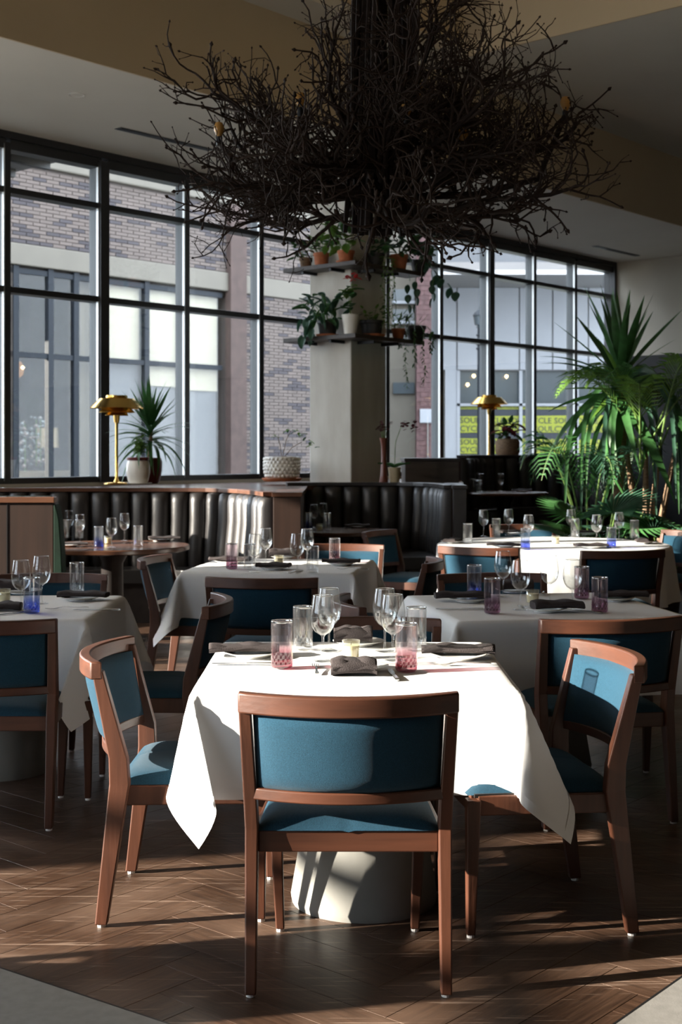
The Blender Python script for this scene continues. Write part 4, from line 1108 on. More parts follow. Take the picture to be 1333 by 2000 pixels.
# pillar booth table and raised booth table
for px, py, lab in ((614, 1031, 'left wine glass on the dark table by the pillar booth'), (632, 1028, 'right wine glass on the dark table by the pillar booth')): wg(px, py, lab, .74)
for k, px, py, lab in (('blue', 603, 1034, 'blue tumbler on the dark table by the pillar booth'), ('clear', 640, 1035, 'clear tumbler on the dark table by the pillar booth')): tum(k, px, py, lab, .74)
vo(624, 1036, 'votive candle on the dark table by the pillar booth', .74)
for px, py, lab in ((940, 960, 'left wine glass on the far raised booth table'), (979, 960, 'right wine glass on the far raised booth table')): wg(px, py, lab, .97)
for px, py, lab in ((925, 961, 'left clear tumbler on the far raised booth table'), (936, 963, 'clear tumbler next to the left wine glass, far raised booth')): tum('clear', px, py, lab, .97)
# ================================================================ PLATES, NAPKINS, CUTLERY
def plate():
    t = thing('side_plate', 'x', 'plate')
    MB().lathe([(0, .004), (.055, .004), (.062, .006), (.093, .016), (.095, .0175), (.093, .0185), (.060, .009), (0, .008)], 44).build('dish', M['china'], t, smooth=True, angle=60)
    MB().lathe([(.050, 0), (.055, 0), (.056, .005), (.050, .005)], 36).build('foot_ring', M['china'], t, smooth=True)
    return t
PLT = Proto(plate())
def napkin(seed, w_, d_, h_, style):
    rr = random.Random(seed); mb = MB()
    def cross(f):                              # cross section ring: rolled fold
        ring = []
        n = 22
        for k in range(n):
            a = 2 * PI * k / n
            c, s_ = math.cos(a), math.sin(a)
            yy = d_ / 2 * math.copysign(abs(c) ** .5, c); zz = h_ / 2 * math.copysign(abs(s_) ** .7, s_)
            if style == 'open' and s_ < 0 and c < 0: zz *= .9
            wob = .05 * h_ * math.sin(f * 5 + a + seed) + .03 * h_ * math.sin(f * 11 - a * 2 + seed)
            sag_ = -.35 * h_ * (abs(f - .5) * 2) ** 3
            ring.append(((f - .5) * w_, yy * (1 + .05 * math.sin(f * 7 + seed)), h_ / 2 + zz + wob * (1 if s_ > 0 else .3) + (sag_ if style != 'flat' else 0) * .5))
        return ring
    mb.loft([cross(i / 16) for i in range(17)])
    o = mb.build('napkin', M['napkin'], None, smooth=True, angle=60)
    return o
def fold_layer(o, w_, d_, h_, seed):
    # upper flap lying over the roll, its own edge visible
    mb = MB()
    def fn(a, b):
        x = (a - .5) * w_ * 1.01; y = -d_ * .52 + b * d_ * 1.0
        e = math.sin(PI * min(1, b * 1.0))
        return (x, y, h_ * 1.0 + .004 * math.sin(a * 11 + seed) + .003 * math.sin(b * 7 + a * 5) - .55 * h_ * (1 - min(1, b * 6)) - .5 * h_ * max(0, (b - .85) / .15))
    mb.grid(fn, 20, 10); mb.build('top_fold', M['napkin'], o, smooth=True, angle=180, solid=.002)
def nap(px, py, rz, lab, w_=.22, d_=.085, h_=.026, style='roll', z=.75, up=.017, seed=None, pl=None):
    x, y, _ = at(px, py, z)
    seed = seed or rt.randint(1, 99)
    if style == 'roll': h_ *= .78; d_ *= 1.08
    o = napkin(seed, w_, d_, h_, style); fold_layer(o, w_, d_, h_, seed)
    o.location = (x, y, z + .002 + up); o.rotation_euler = (0, 0, R(rz)); tag(o, lab, 'napkin')
    if pl: PLT.put((x + pl[0], y + pl[1], z + .0015), 0, pl[2])
# front table
nap(477, 1281, 4, 'grey folded napkin on the left plate of the nearest table', .24, .09, .028, pl=(.03, -.03, 'white plate under the left napkin of the nearest table'))
nap(895, 1284, -3, 'grey folded napkin on the right plate of the nearest table', .25, .085, .03, pl=(0, -.04, 'white plate under the right napkin of the nearest table'))
nap(691, 1316, 1, 'crumpled grey napkin at the near edge of the front table, dark inside', .145, .13, .042, 'open', up=.004, pl=(.02, .06, 'white plate peeping from behind the crumpled near napkin'))
nap(690, 1262, 0, 'dark napkin on the far plate of the nearest table, behind the candle', .14, .10, .05, 'open', pl=(.02, .02, 'white plate under the far napkin of the nearest table'))
# left table
nap(163, 1172, -4, 'black napkin laid on a plate, left table', .235, .09, .028, pl=(-.01, -.02, 'white plate under the black napkin of the left table'))
nap(8, 1192, 6, 'dark napkin cut by the left photo edge, on the left table', .15, .12, .03, 'open', up=.004)
nap(22, 1160, 0, 'brownish napkin at the far side of the left table', .17, .13, .05, 'open', pl=(.05, .02, 'white plate at the far side of the left table'))
# middle table
nap(535, 1112, -8, 'black napkin at the near side of the middle table', .20, .13, .025, 'roll', pl=(0, -.03, 'white plate at the near side of the middle table'))
nap(450, 1100, -10, 'black napkin at the left end of the middle table', .26, .10, .028, pl=(0, -.04, 'white plate at the left end of the middle table'))
nap(667, 1103, -4, 'black napkin at the right end of the middle table', .24, .09, .022, pl=(0, -.05, 'white plate at the right end of the middle table'))
nap(553, 1091, 0, 'black napkin at the far side of the middle table', .18, .13, .045, 'open', pl=(0, .0, 'white plate at the far side of the middle table'))
# right table
nap(903, 1174, 3, 'black napkin at the left end of the right hand table', .26, .09, .03, pl=(.03, -.04, 'white plate at the left end of the right hand table'))
nap(1089, 1195, 4, 'black crumpled napkin at the near side of the right hand table', .22, .13, .03, 'open', pl=(-.05, .0, 'white plate under the crumpled black napkin'))
nap(1215, 1172, 8, 'black napkin at the right end of the right hand table', .24, .09, .028, pl=(-.04, -.04, 'white plate at the right end of the right hand table'))
nap(1006, 1158, 3, 'black napkin at the far side of the right hand table', .17, .14, .045, 'open', pl=(0, .03, 'white plate at the far side of the right hand table'))
# round table
for k, (px, py, lab) in enumerate(((885, 1061, 'left end'), (985, 1070, 'near left'), (1155, 1071, 'near right'), (1255, 1062, 'right end'), (1005, 1044, 'far left'), (1150, 1044, 'far right'))):
    nap(px, py, (70, -20, 8, 80, 10, -5)[k], 'grey napkin at the %s of the round white table' % lab, .24, .10, .022, pl=(0, .0, 'white plate at the %s of the round white table' % lab))
# booth tables
nap(322, 1056, 4, 'dark napkin on the right side of the left booth table', .26, .11, .02, z=.74, pl=(-.03, -.06, 'plate with warm glint at right on the booth table'))
nap(140, 1068, 12, 'dark napkin at the left side of the left booth table', .24, .11, .02, z=.74, pl=(-.02, .0, 'plate at left on the booth table'))
nap(698, 1031, 0, 'dark napkin on the table by the pillar booth', .24, .12, .022, z=.74, pl=(0, 0, 'dark shaded plate by the pillar booth'))
nap(1020, 961, 0, 'dark napkin on the far raised booth table', .24, .12, .022, z=.97, pl=(0, 0, 'shaded plate on the far raised booth table'))
def fork():
    t = thing('fork', 'x', 'fork')
    m = MB(); A = ((1, 0, 0), (0, 0, 1))
    m.rect_sweep([(0, -.095, .004), (0, -.085, .005), (0, -.04, .006), (0, .02, .010), (0, .035, .008)], [A] * 5, [(.010, .002), (.013, .0025), (.007, .0025), (.006, .0025), (.012, .002)])
    m.build('handle', M['steel'], t, smooth=True, angle=50)
    h = MB(); h.rect_sweep([(0, .034, .008), (0, .045, .005), (0, .058, .003)], [A] * 3, [(.012, .002), (.023, .002), (.024, .002)]); h.build('head', M['steel'], t)
    for k in range(4):
        x = (k - 1.5) * .0064
        MB().rect_sweep([(x, .057, .003), (x, .075, .0025), (x, .10, .006)], [A] * 3, [(.0034, .002), (.003, .002), (.0018, .0016)]).build('tine', M['steel'], t)
    return t
def knife():
    t = thing('knife', 'x', 'knife'); A = ((1, 0, 0), (0, 0, 1))
    MB().rect_sweep([(0, -.105, .003), (0, -.10, .004), (0, -.03, .004), (0, -.005, .0035)], [A] * 4, [(.012, .005), (.017, .007), (.011, .006), (.009, .005)]).build('handle', M['steel'], t, smooth=True, bevel=.001)
    MB().rect_sweep([(0, -.005, .003), (.001, .01, .003), (.002, .08, .0025), (.004, .105, .0022), (.006, .112, .002)], [A] * 5, [(.008, .003), (.015, .0022), (.017, .0018), (.012, .0014), (.003, .001)]).build('blade', M['steel'], t)
    return t
FK = Proto(fork()); KN = Proto(knife())
def cut(pr, px, py, rz, lab, z=.75): x, y, _ = at(px, py, z); pr.put((x, y, z + .002), R(rz), lab, 'cutlery on the tables')
cut(FK, 618, 1310, 3, 'silver fork left of the crumpled near napkin, tines away'); cut(KN, 768, 1320, 5, 'silver knife right of the crumpled near napkin')
cut(KN, 478, 1299, 87, 'silver knife lying along the left napkin of the nearest table'); cut(FK, 905, 1300, 96, 'silver fork lying along the right napkin of the nearest table')
cut(FK, 770, 1253, 180, 'silver fork at the far right of the nearest table'); cut(FK, 595, 1258, 180, 'silver fork at the far left of the nearest table')
cut(FK, 132, 1190, 110, 'silver fork beside the black napkin plate on the left table'); cut(KN, 190, 1193, 88, 'silver knife beside the black napkin plate on the left table')
cut(KN, 22, 1200, 140, 'silver knife near the left edge of the photo')
cut(FK, 1030, 1190, 12, 'silver fork left of the crumpled black napkin on the right table'); cut(KN, 1146, 1195, 30, 'silver knife right of the crumpled black napkin on the right table')
cut(KN, 900, 1191, 88, 'silver knife along the left napkin of the right hand table'); cut(FK, 1062, 1160, 170, 'silver fork standing out behind the candle of the right table')
cut(KN, 430, 1108, 85, 'silver knife at the left end of the middle table'); cut(FK, 690, 1113, 80, 'silver fork at the right end of the middle table'); cut(KN, 578, 1118, -20, 'silver knife at the near side of the middle table')
cut(FK, 165, 1067, 60, 'silver fork glinting on the left booth table', .74)
# ================================================================ PLANTS
def blade_mesh(L_, W_, droop, fold=.25, n=9, tw=0, name='leaf', mat=None):
    m = MB(); rows = []
    for i in range(n + 1):
        f = i / n; y = L_ * f * (1 - .25 * droop * f * f); z = -droop * L_ * f * f * .75
        wv = W_ * math.sin(PI * min(1, .12 + f * .88)) ** .65 * (1 - f ** 3 * .6) / 2
        if i == n: wv = .0008
        rows.append([(-wv, y, z + wv * fold), (0, y, z - .0), (wv, y, z + wv * fold)])
    m.loft(rows, closed=False, caps=False)
    me = m.mesh(name); me.materials.append(mat or M['leaf']); me.shade_smooth(); return me
AWAY = {}
def leaf_obj(me, parent, loc, az, el, roll=0, s=1, name='leaf'):
    if parent.name in AWAY:
        nn = AWAY[parent.name]; loc = Vector(loc); L_ = me.vertices[-1].co.length * s * max(.3, abs(math.cos(el)))
        if loc.dot(nn) < -.08: loc = loc - nn * (2 * loc.dot(nn))
        d = Vector((-math.sin(az), math.cos(az), 0))
        if loc.dot(nn) + d.dot(nn) * L_ < -.10: d = d - nn * (2 * d.dot(nn)); az = math.atan2(-d.x, d.y)
    o = bpy.data.objects.new(name, me); COL.objects.link(o); o.parent = parent; o.location = loc
    o.rotation_mode = 'YXZ'
    d = Matrix.Rotation(az, 4, 'Z') @ Matrix.Rotation(el, 4, 'X') @ Matrix.Rotation(roll, 4, 'Y')
    o.rotation_mode = 'XYZ'; o.rotation_euler = d.to_euler(); o.scale = (s, s, s); return o
def oval_mesh(L_, W_, cup=.15, name='leaf', mat=None, tip=1.0):
    m = MB()
    def fn(a, b):
        y = a * L_; wv = W_ / 2 * (math.sin(PI * a ** .8) ** .7 if 0 < a < 1 else 0); x = (b - .5) * 2 * wv
        return (x, y, cup * L_ * (abs(b - .5) * 2) ** 2 * .6 - .35 * L_ * a * a * tip * .6)
    m.grid(fn, 8, 4); me = m.mesh(name); me.materials.append(mat or M['leaf']); me.shade_smooth(); return me
def potm(prof, mat, parent, name='pot', n=32, mod=None): return MB().lathe(prof, n, mod=mod).build(name, mat, parent, smooth=True, angle=45)
def soil(parent, r, z): MB().lathe([(0, z), (r, z - .003)], 20).build('soil', M['soil'], parent)
rp = random.Random(5)
# spiky plant by the lamp
t = thing('potted_dracaena', 'spiky dark green plant in a dark red glazed pot on the left ledge', 'plant', atY(292, 13.3, LZ))
potm([(0, 0), (.085, 0), (.10, .02), (.125, .12), (.13, .22), (.115, .26), (.10, .255), (.10, .22)], M['red_glaze'], t); soil(t, .10, .24)
MB().tube([(0, 0, .2), (.01, 0, .4), (.02, 0, .58)], [.022, .02, .016], 8).build('stem', M['bark'], t, smooth=True)
bl = [blade_mesh(.50, .045, d_, mat=M['leaf']) for d_ in (.1, .45, .9)]
for i in range(74):
    f = i / 74; el = R(82 - 95 * f + rp.uniform(-8, 8)); me = bl[0 if f < .4 else (1 if f < .75 else 2)]
    leaf_obj(me, t, (.02 * f, 0, .60 - .22 * f), i * 2.4 + rp.uniform(-.2, .2), el, rp.uniform(-.4, .4), rp.uniform(.8, 1.05))
# bushy plant in white pot
t = thing('potted_fern', 'small bushy green plant in a white glazed pot with red rim', 'plant', atY(270, 13.05, LZ))
potm([(0, .012), (.085, .012), (.10, .03), (.118, .12), (.115, .19), (.100, .235), (.095, .235)], M['white_pot'], t)
MB().lathe([(.100, .232), (.112, .236), (.114, .262), (.104, .264), (.100, .236)], 32).build('red_rim', M['red_glaze'], t, smooth=True)
MB().lathe([(0, 0), (.12, 0), (.14, .012), (.135, .016), (0, .012)], 32).build('saucer', M['white_pot'], t, smooth=True); soil(t, .10, .24)
ov = oval_mesh(.055, .03, mat=M['leaf_light'])
for s_ in range(13):
    a = rp.uniform(0, 6.28); h = rp.uniform(.10, .24); b_ = Vector((math.cos(a) * rp.uniform(.03, .12), math.sin(a) * rp.uniform(.03, .12), .25 + h))
    MB().tube([(b_.x * .2, b_.y * .2, .24), b_], .003, 4).build('stem', M['stem'], t)
    for q in range(9): leaf_obj(ov, t, Vector((b_.x * .2, b_.y * .2, .24)).lerp(b_, .4 + q * .075), q * 2.3, R(rp.uniform(-10, 60)), 0, rp.uniform(.8, 1.3))
# bumpy white pot
t = thing('dimpled_planter', 'wide white dimpled pot on a terracotta saucer with two leafy shoots', 'plant', atY(551, 14.45, LZ))
def bump(a, z): return 1
mbp = MB(); rings = []
prof = [(.150, .03), (.175, .05), (.193, .10), (.198, .16), (.196, .22), (.190, .262)]
MB().lathe([(0, .03)] + prof + [(.182, .266), (.175, .25), (.17, .2)], 48).build('pot', M['white_pot'], t, smooth=True, angle=60)
bumps = MB()
for r in range(6):
    z = .060 + r * .036; rad = .180 if r == 0 else (.192 if r == 1 else .1965)
    for k in range(26):
        a = 2 * PI * (k + .5 * (r % 2)) / 26
        bumps.lathe([(.020, -.002), (.014, .007), (.006, .010), (0, .0105)], 6, Matrix.Translation((rad * math.cos(a), rad * math.sin(a), z)) @ Matrix.Rotation(a, 4, 'Z') @ Matrix.Rotation(R(90), 4, 'Y'))
bumps.build('dimples', M['white_pot'], t, smooth=True, angle=80)['kind'] = 'stuff'
MB().lathe([(0, 0), (.19, 0), (.215, .022), (.218, .035), (.205, .035), (.18, .02), (0, .02)], 40).build('saucer', M['terracotta'], t, smooth=True, angle=40); soil(t, .175, .235)
for k, (dx, dz) in enumerate(((.22, .18), (-.04, .22), (.10, .30))):
    MB().tube([(.0, 0, .23), (dx * .5, 0, .23 + dz * .75), (dx, 0, .25 + dz)], .004, 5).build('stem', M['bark'], t)
cl_ = oval_mesh(.10, .05, mat=M['leaf_light']); cl2 = oval_mesh(.09, .045, mat=M['leaf'])
for q in range(13):
    f = q / 12; leaf_obj(cl_ if q % 2 else cl2, t, (.06 + .30 * f, .0, .56 - .20 * f * f), q * 1.9, R(rp.uniform(-25, 25)), 0, .8)
for q in range(4): leaf_obj(cl_, t, (-.04 - .02 * q, 0, .47 + .01 * q), q * 1.9, R(5), 0, .6)
# slim wooden vase with maroon flowers, cream pot with orchid
t = thing('slim_vase', 'tall slim red-brown vase holding dark maroon blossoms by the pillar', 'vase', atY(750, 13.95, LZ - .035))
potm([(0, 0), (.050, 0), (.055, .01), (.035, .12), (.026, .28), (.030, .42), (.045, .50), (.040, .50)], P('mahogany_vase', (.14, .035, .018), .3), t, 'body')
for k in range(5): MB().tube([(0, 0, .45), ((k - 2) * .02, 0, .60 + .02 * (k % 2))], .003, 4).build('stem', M['stem'], t)
pt_ = oval_mesh(.05, .045, mat=M['maroon'], name='petal')
for k in range(22): leaf_obj(pt_, t, ((rp.uniform(-.09, .06)), rp.uniform(-.03, .03), .60 + rp.uniform(-.03, .06)), rp.uniform(0, 6), R(rp.uniform(-40, 60)), 0, 1, 'petal')
t = thing('potted_orchid', 'cream pot with arching dark red orchid against the window', 'plant', atY(771, 14.0, LZ - .035))
potm([(0, 0), (.048, 0), (.066, .17), (.070, .19), (.062, .19), (.058, .16)], M['cream_pot'], t); soil(t, .058, .17)
MB().tube([(0, 0, .17), (.01, 0, .45), (.07, 0, .62), (.17, 0, .66)], .004, 5).build('stem', M['stem'], t)
ol = oval_mesh(.20, .06, mat=M['leaf'])
for k in range(4): leaf_obj(ol, t, (0, 0, .18), k * 1.6 + .4, R(25))
for k in range(24): leaf_obj(pt_, t, (.07 + rp.uniform(0, .17), rp.uniform(-.03, .03), .62 + rp.uniform(-.05, .06)), rp.uniform(0, 6), R(rp.uniform(-40, 60)), 0, .9, 'petal')
# plant beside the far lamp
t = thing('woven_pot_plant', 'reddish leafed plant in a patterned dark pot beside the far brass lamp', 'plant', atY(992, 18.5, 1.43 - .036))
potm([(0, 0), (.13, 0), (.17, .08), (.165, .22), (.14, .26), (.13, .25)], M['bark'], t, mod=lambda a, z: 1 + .02 * math.sin(16 * a + z * 120)); soil(t, .14, .24)
lm = [oval_mesh(.18, .10, mat=M['maroon']), oval_mesh(.17, .09, mat=M['leaf'])]
for k in range(34): leaf_obj(lm[k % 2], t, (rp.uniform(-.12, .12), rp.uniform(-.1, .1), .28 + rp.uniform(0, .2)), k * 2.4, R(rp.uniform(-30, 70)), 0, rp.uniform(.7, 1.1))
# shelf plants
def sp_(name, lab, px, z, off, cat='plant'):     # off: 'L' on the left board, 'R' on the right board
    if off == 'L': base = WP(ccu - .14, ccy - .0); dirv = OUT
    else: base = WP(ccu, ccy - .14); dirv = U
    # walk along the board until the pixel column matches
    best = None
    for i in range(-40, 120):
        q = base + dirv * (i * .01); p_ = 666.5 + F * q.x / q.y
        if best is None or abs(p_ - px) < best[0]: best = (abs(p_ - px), q)
    q = best[1]; t_ = thing(name, lab, cat, (q.x, q.y, z)); AWAY[t_.name] = -U if off == 'L' else -OUT; return t_
def bush(t, z0, n, rad, h, L_, W_, mats, droop=(-30, 60), stems=True):
    ms = [oval_mesh(L_, W_, mat=M[m_]) for m_ in mats]
    for k in range(n):
        a = rp.uniform(0, 6.28); r_ = rad * rp.random() ** .5; p_ = Vector((r_ * math.cos(a), r_ * math.sin(a), z0 + h * rp.random()))
        leaf_obj(ms[k % len(ms)], t, p_, a - PI / 2 + rp.uniform(-.6, .6), R(rp.uniform(*droop)), rp.uniform(-.4, .4), rp.uniform(.7, 1.15))
        if stems and k % 4 == 0: MB().tube([(0, 0, z0 - .04), p_], .003, 4).build('stem', M['stem'], t)
def cpot(t, r0, r1, h, mat, rim=True):
    pr = [(0, 0), (r0, 0), (r1 * .96, h * .78), (r1, h * .8), (r1 * 1.04, h * .8), (r1 * 1.05, h), (r1 * .95, h), (r1 * .9, h * .85)] if rim else [(0, 0), (r0, 0), (r1, h), (r1 * .94, h), (r1 * .9, h * .85)]
    potm(pr, M[mat], t); soil(t, r1 * .9, h * .88)
def saucer(t, r, mat='terracotta'): MB().lathe([(0, 0), (r * .9, 0), (r, .02), (r * .96, .022), (0, .012)], 28).build('saucer', M[mat], t, smooth=True)
t = sp_('potted_ivy', 'dark bushy pothos with a dark pot on the lower pillar shelf', 640, SZ1, 'L'); cpot(t, .085, .11, .17, 'black_pot'); saucer(t, .13)
bush(t, .16, 60, .25, .30, .16, .07, ('leaf_blue', 'leaf_blue', 'leaf'), (-60, 70))
for k in range(16): leaf_obj(oval_mesh(.16, .08, mat=M['leaf_blue']), t, (-.22 + .03 * rp.gauss(0, 1), rp.gauss(0, .06), .10 - .014 * k + .1), k, R(-60), 0, .9)
t = sp_('anthurium', 'red flowering plant in a slender white pot on the lower pillar shelf', 685, SZ1, 'L'); t.location.y -= .02; cpot(t, .062, .095, .21, 'white_pot', False)
for k in range(3): MB().tube([(0, 0, .18), (.02 * k - .02, 0, .45 + .05 * k)], .004, 5).build('stem', M['stem'], t)
for k in range(9): leaf_obj(oval_mesh(.16, .09, mat=M['leaf']), t, (0.02, 0, .26 + .03 * k), k * 2.4, R(rp.uniform(-20, 40)), 0, .9)
for k in range(6): leaf_obj(oval_mesh(.12, .08, mat=M['leaf_light']), t, (-.04 + .01 * k, -.02, .42 + .02 * k), k * 2.0, R(rp.uniform(-50, 30)), 0, .9)
for k in range(9): leaf_obj(oval_mesh(.07, .06, mat=M['red_flower']), t, (-.0 + .012 * k - .03, -.02, .60 + rp.uniform(-.02, .03)), k * 1.4, R(rp.uniform(-30, 60)), 0, .9, 'petal')
t = sp_('potted_creeper', 'dark wide pot on a terracotta saucer with yellowish creeper on the lower shelf', 727, SZ1, 'R'); cpot(t, .10, .125, .17, 'black_pot'); saucer(t, .15)
bush(t, .16, 26, .16, .14, .07, .04, ('leaf_light', 'leaf'), (-20, 70))
t = sp_('terracotta_pot', 'small terracotta pot with fine grassy plant on the lower pillar shelf', 778, SZ1 - .004, 'R'); cpot(t, .055, .075, .12, 'terracotta'); bush(t, .12, 22, .12, .16, .10, .02, ('leaf', 'leaf_light'), (10, 80))
t = sp_('trailing_planter', 'dark pot of trailing string-like vines on the lower shelf end', 812, SZ1 - .004, 'R'); cpot(t, .08, .115, .17, 'black_pot')
lf = oval_mesh(.045, .022, mat=M['leaf']); lf2 = oval_mesh(.04, .02, mat=M['stem'])
for k in range(11):
    a = k / 11 * 6.28; rr_ = .12; L_ = rp.uniform(.25, .78) if k % 2 else rp.uniform(.15, .45)
    p0 = Vector((rr_ * math.cos(a), rr_ * math.sin(a) - .03, .17)); p1 = Vector((rr_ * 1.5 * math.cos(a), rr_ * 1.5 * math.sin(a) - .12, .10))
    pts = [Vector((0, 0, .16)), p0, p1] + [p1 + Vector((rp.gauss(0, .008), rp.gauss(0, .006), -L_ * q / 6)) for q in range(1, 7)]
    if p1.y > -.1: pts = [Vector((0, 0, .16)), p0 + Vector((0, -.02, .08)), p0 + Vector((.03, -.05, .12))]
    vn = MB(); vn.tube(pts, .0025, 4); v_ = vn.build('vine', M['stem'], t)
    lv = MB()
    for q in range(2, len(pts) - 1):
        for s_ in range(4):
            c_ = pts[q].lerp(pts[q + 1], s_ / 4); m4 = Matrix.Translation(c_) @ Matrix.Rotation(rp.uniform(0, 6.28), 4, 'Z') @ Matrix.Rotation(R(-30), 4, 'X')
            lv.add([v.co for v in lf.vertices], [tuple(p.vertices) for p in lf.polygons], m4)
    if lv.v: lv.build('vine_leaves', M['leaf'], v_, smooth=True)['kind'] = 'stuff'
t = sp_('potted_pothos', 'sunlit bright green leafy plant in a terracotta pot on the upper shelf', 676, SZ2, 'L'); cpot(t, .065, .09, .13, 'terracotta'); saucer(t, .11)
bush(t, .13, 44, .22, .34, .14, .09, ('leaf_light', 'leaf_light', 'leaf'), (-60, 50))
t = sp_('small_cactus', 'small mixed succulents in terracotta pots at the left of the upper shelf', 628, SZ2, 'L'); cpot(t, .07, .085, .14, 'terracotta'); bush(t, .14, 30, .12, .16, .09, .035, ('leaf', 'leaf_light'), (0, 80))
t = sp_('leafy_pot', 'small dull green plant at the left tip of the upper shelf', 598, SZ2, 'L'); cpot(t, .055, .07, .11, 'bark'); bush(t, .1, 34, .14, .17, .09, .05, ('leaf', 'bark', 'leaf'), (-20, 70))
t = sp_('orange_pot_plant', 'dark leafed plant in a bright orange terracotta pot on the upper shelf', 780, SZ2 - .004, 'R'); cpot(t, .075, .10, .17, 'terracotta'); bush(t, .17, 40, .22, .26, .13, .08, ('leaf_blue', 'leaf'), (-40, 60))
t = sp_('dark_pot_plant', 'dark plant with round trailing leaves at the right tip of the upper shelf', 820, SZ2 - .004, 'R'); cpot(t, .07, .10, .15, 'black_pot'); bush(t, .12, 30, .16, .24, .12, .09, ('leaf_blue', 'leaf'), (-50, 50))
ro = oval_mesh(.13, .10, mat=M['leaf_blue'])
for q in range(8): leaf_obj(ro, t, (.05 + .05 * q, -.10 - .01 * q, .12 - .05 * q), q * 2.2, R(-50), 0, 1)
for k, (dx, L_) in enumerate(((-.28, .55), (-.05, .42), (.14, .36))):
    pts = [Vector((dx * .3, -.02, .14)), Vector((dx, -.17, .06))] + [Vector((dx + rp.gauss(0, .01), -.18, .06 - L_ * q / 5)) for q in range(1, 6)]
    MB().tube(pts, .003, 4).build('vine', M['stem'], t)
    for q in range(2, 7): leaf_obj(oval_mesh(.09, .07, mat=M['leaf']) if q == 2 else ro, t, pts[q], q * 2.3, R(-70), 0, .8)
t = sp_('black_pot_fern', 'low plant in a dark pot between the orange pot and the sunlit plant', 735, SZ2 - .004, 'R'); cpot(t, .07, .095, .14, 'black_pot')
bush(t, .12, 26, .16, .16, .12, .05, ('leaf_blue', 'leaf'), (-30, 60))
for k in range(3):
    pts = [Vector((.0, -.02, .12))] + [Vector((.08 + .05 * k + rp.gauss(0, .01), -.17, .06 - .75 * q / 8)) for q in range(9)]
    v_ = MB().tube(pts, .0025, 4).build('vine', M['stem'], t); lv = MB()
    for q in range(1, 9):
        for s_ in range(3):
            m4 = Matrix.Translation(pts[q] + Vector((0, 0, -.03 * s_))) @ Matrix.Rotation(rp.uniform(0, 6.28), 4, 'Z') @ Matrix.Rotation(R(-20), 4, 'X')
            lv.add([v.co for v in lf.vertices], [tuple(p.vertices) for p in lf.polygons], m4)
    lv.build('vine_leaves', M['leaf_light'], v_, smooth=True)['kind'] = 'stuff'
# ---------- tall plants at the right
def planter(t, r, h, mat='black_pot'):
    potm([(0, 0), (r * .8, 0), (r, h), (r * .94, h), (r * .92, h - .05)], M[mat], t); soil(t, r * .93, h - .04)
yp = atY(1213, 12.3)
t = thing('yucca', 'tall yucca with spiky sunlit crown and long drooping strap leaves', 'plant', yp); planter(t, .26, .42)
S6 = 12.3 / F; zc = EYE + (HZ - 745) * S6
MB().tube([(.02, 0, .3), (-.02, .05, 1.0), (.03, 0, zc - .35), (-.0, 0, zc)], [.05, .045, .04, .032], 9).build('trunk', M['bark'], t, smooth=True)
ym = [blade_mesh(.78, .078, d_, n=10, mat=M['leaf']) for d_ in (.05, .35, 1.0)]; yl_lit = [blade_mesh(.70, .055, d_, n=10, mat=M['leaf_light']) for d_ in (.15, .5)]  # paler blades put the sun on the lower crown into the leaf colour
for i in range(66):
    f = i / 66; el = R(84 - 130 * f + rp.uniform(-7, 7))
    me = ym[0] if f < .30 else (yl_lit[i % 2] if f < .75 and i % 3 else (ym[1] if f < .7 else ym[2]))
    leaf_obj(me, t, (0, 0, zc + .12 - .35 * f), i * 2.4 + rp.uniform(-.25, .25), el, rp.uniform(-.5, .5), rp.uniform(.85, 1.12) * (1 if f < .7 else 1.15))
def strap(t, pts, w_, mat):
    m = MB(); rows = []; pts = [Vector(p) for p in pts]; Q = []
    for i in range(len(pts) - 1):
        for k in range(4):
            tt = k / 4; a = pts[max(i - 1, 0)]; b = pts[i]; c = pts[i + 1]; d = pts[min(i + 2, len(pts) - 1)]
            Q.append(.5 * ((2 * b) + (c - a) * tt + (2 * a - 5 * b + 4 * c - d) * tt * tt + (3 * b - a - 3 * c + d) * tt ** 3))
    Q.append(pts[-1])
    for i, p in enumerate(Q):
        f = i / (len(Q) - 1); d = (Q[min(i + 1, len(Q) - 1)] - Q[max(i - 1, 0)]).normalized(); s_ = d.cross(Vector((.2, 1, .1))).normalized()
        ww = w_ / 2 * math.sin(PI * min(1, .15 + f * .83)) ** .6
        rows.append([p - s_ * ww + Vector((0, -.004, 0)), p, p + s_ * ww + Vector((0, -.004, 0))])
    m.loft(rows, closed=False, caps=False); return m.build('leaf', mat, t, smooth=True, angle=180)
for k in range(15):
    a = rp.uniform(-2.8, .4) if k < 11 else rp.uniform(0, 6.28); L_ = rp.uniform(.35, .62); dr = rp.uniform(.6, 1.25); z_ = zc - rp.uniform(.0, .35)
    dx, dy = math.cos(a) * L_, math.sin(a) * L_ * .8
    strap(t, [(0, 0, z_), (dx * .5, dy * .5, z_ + .16), (dx, dy, z_ - .15), (dx * 1.12, dy * 1.1, z_ - dr)], .045, M['leaf_blue'] if k % 2 else M['leaf'])
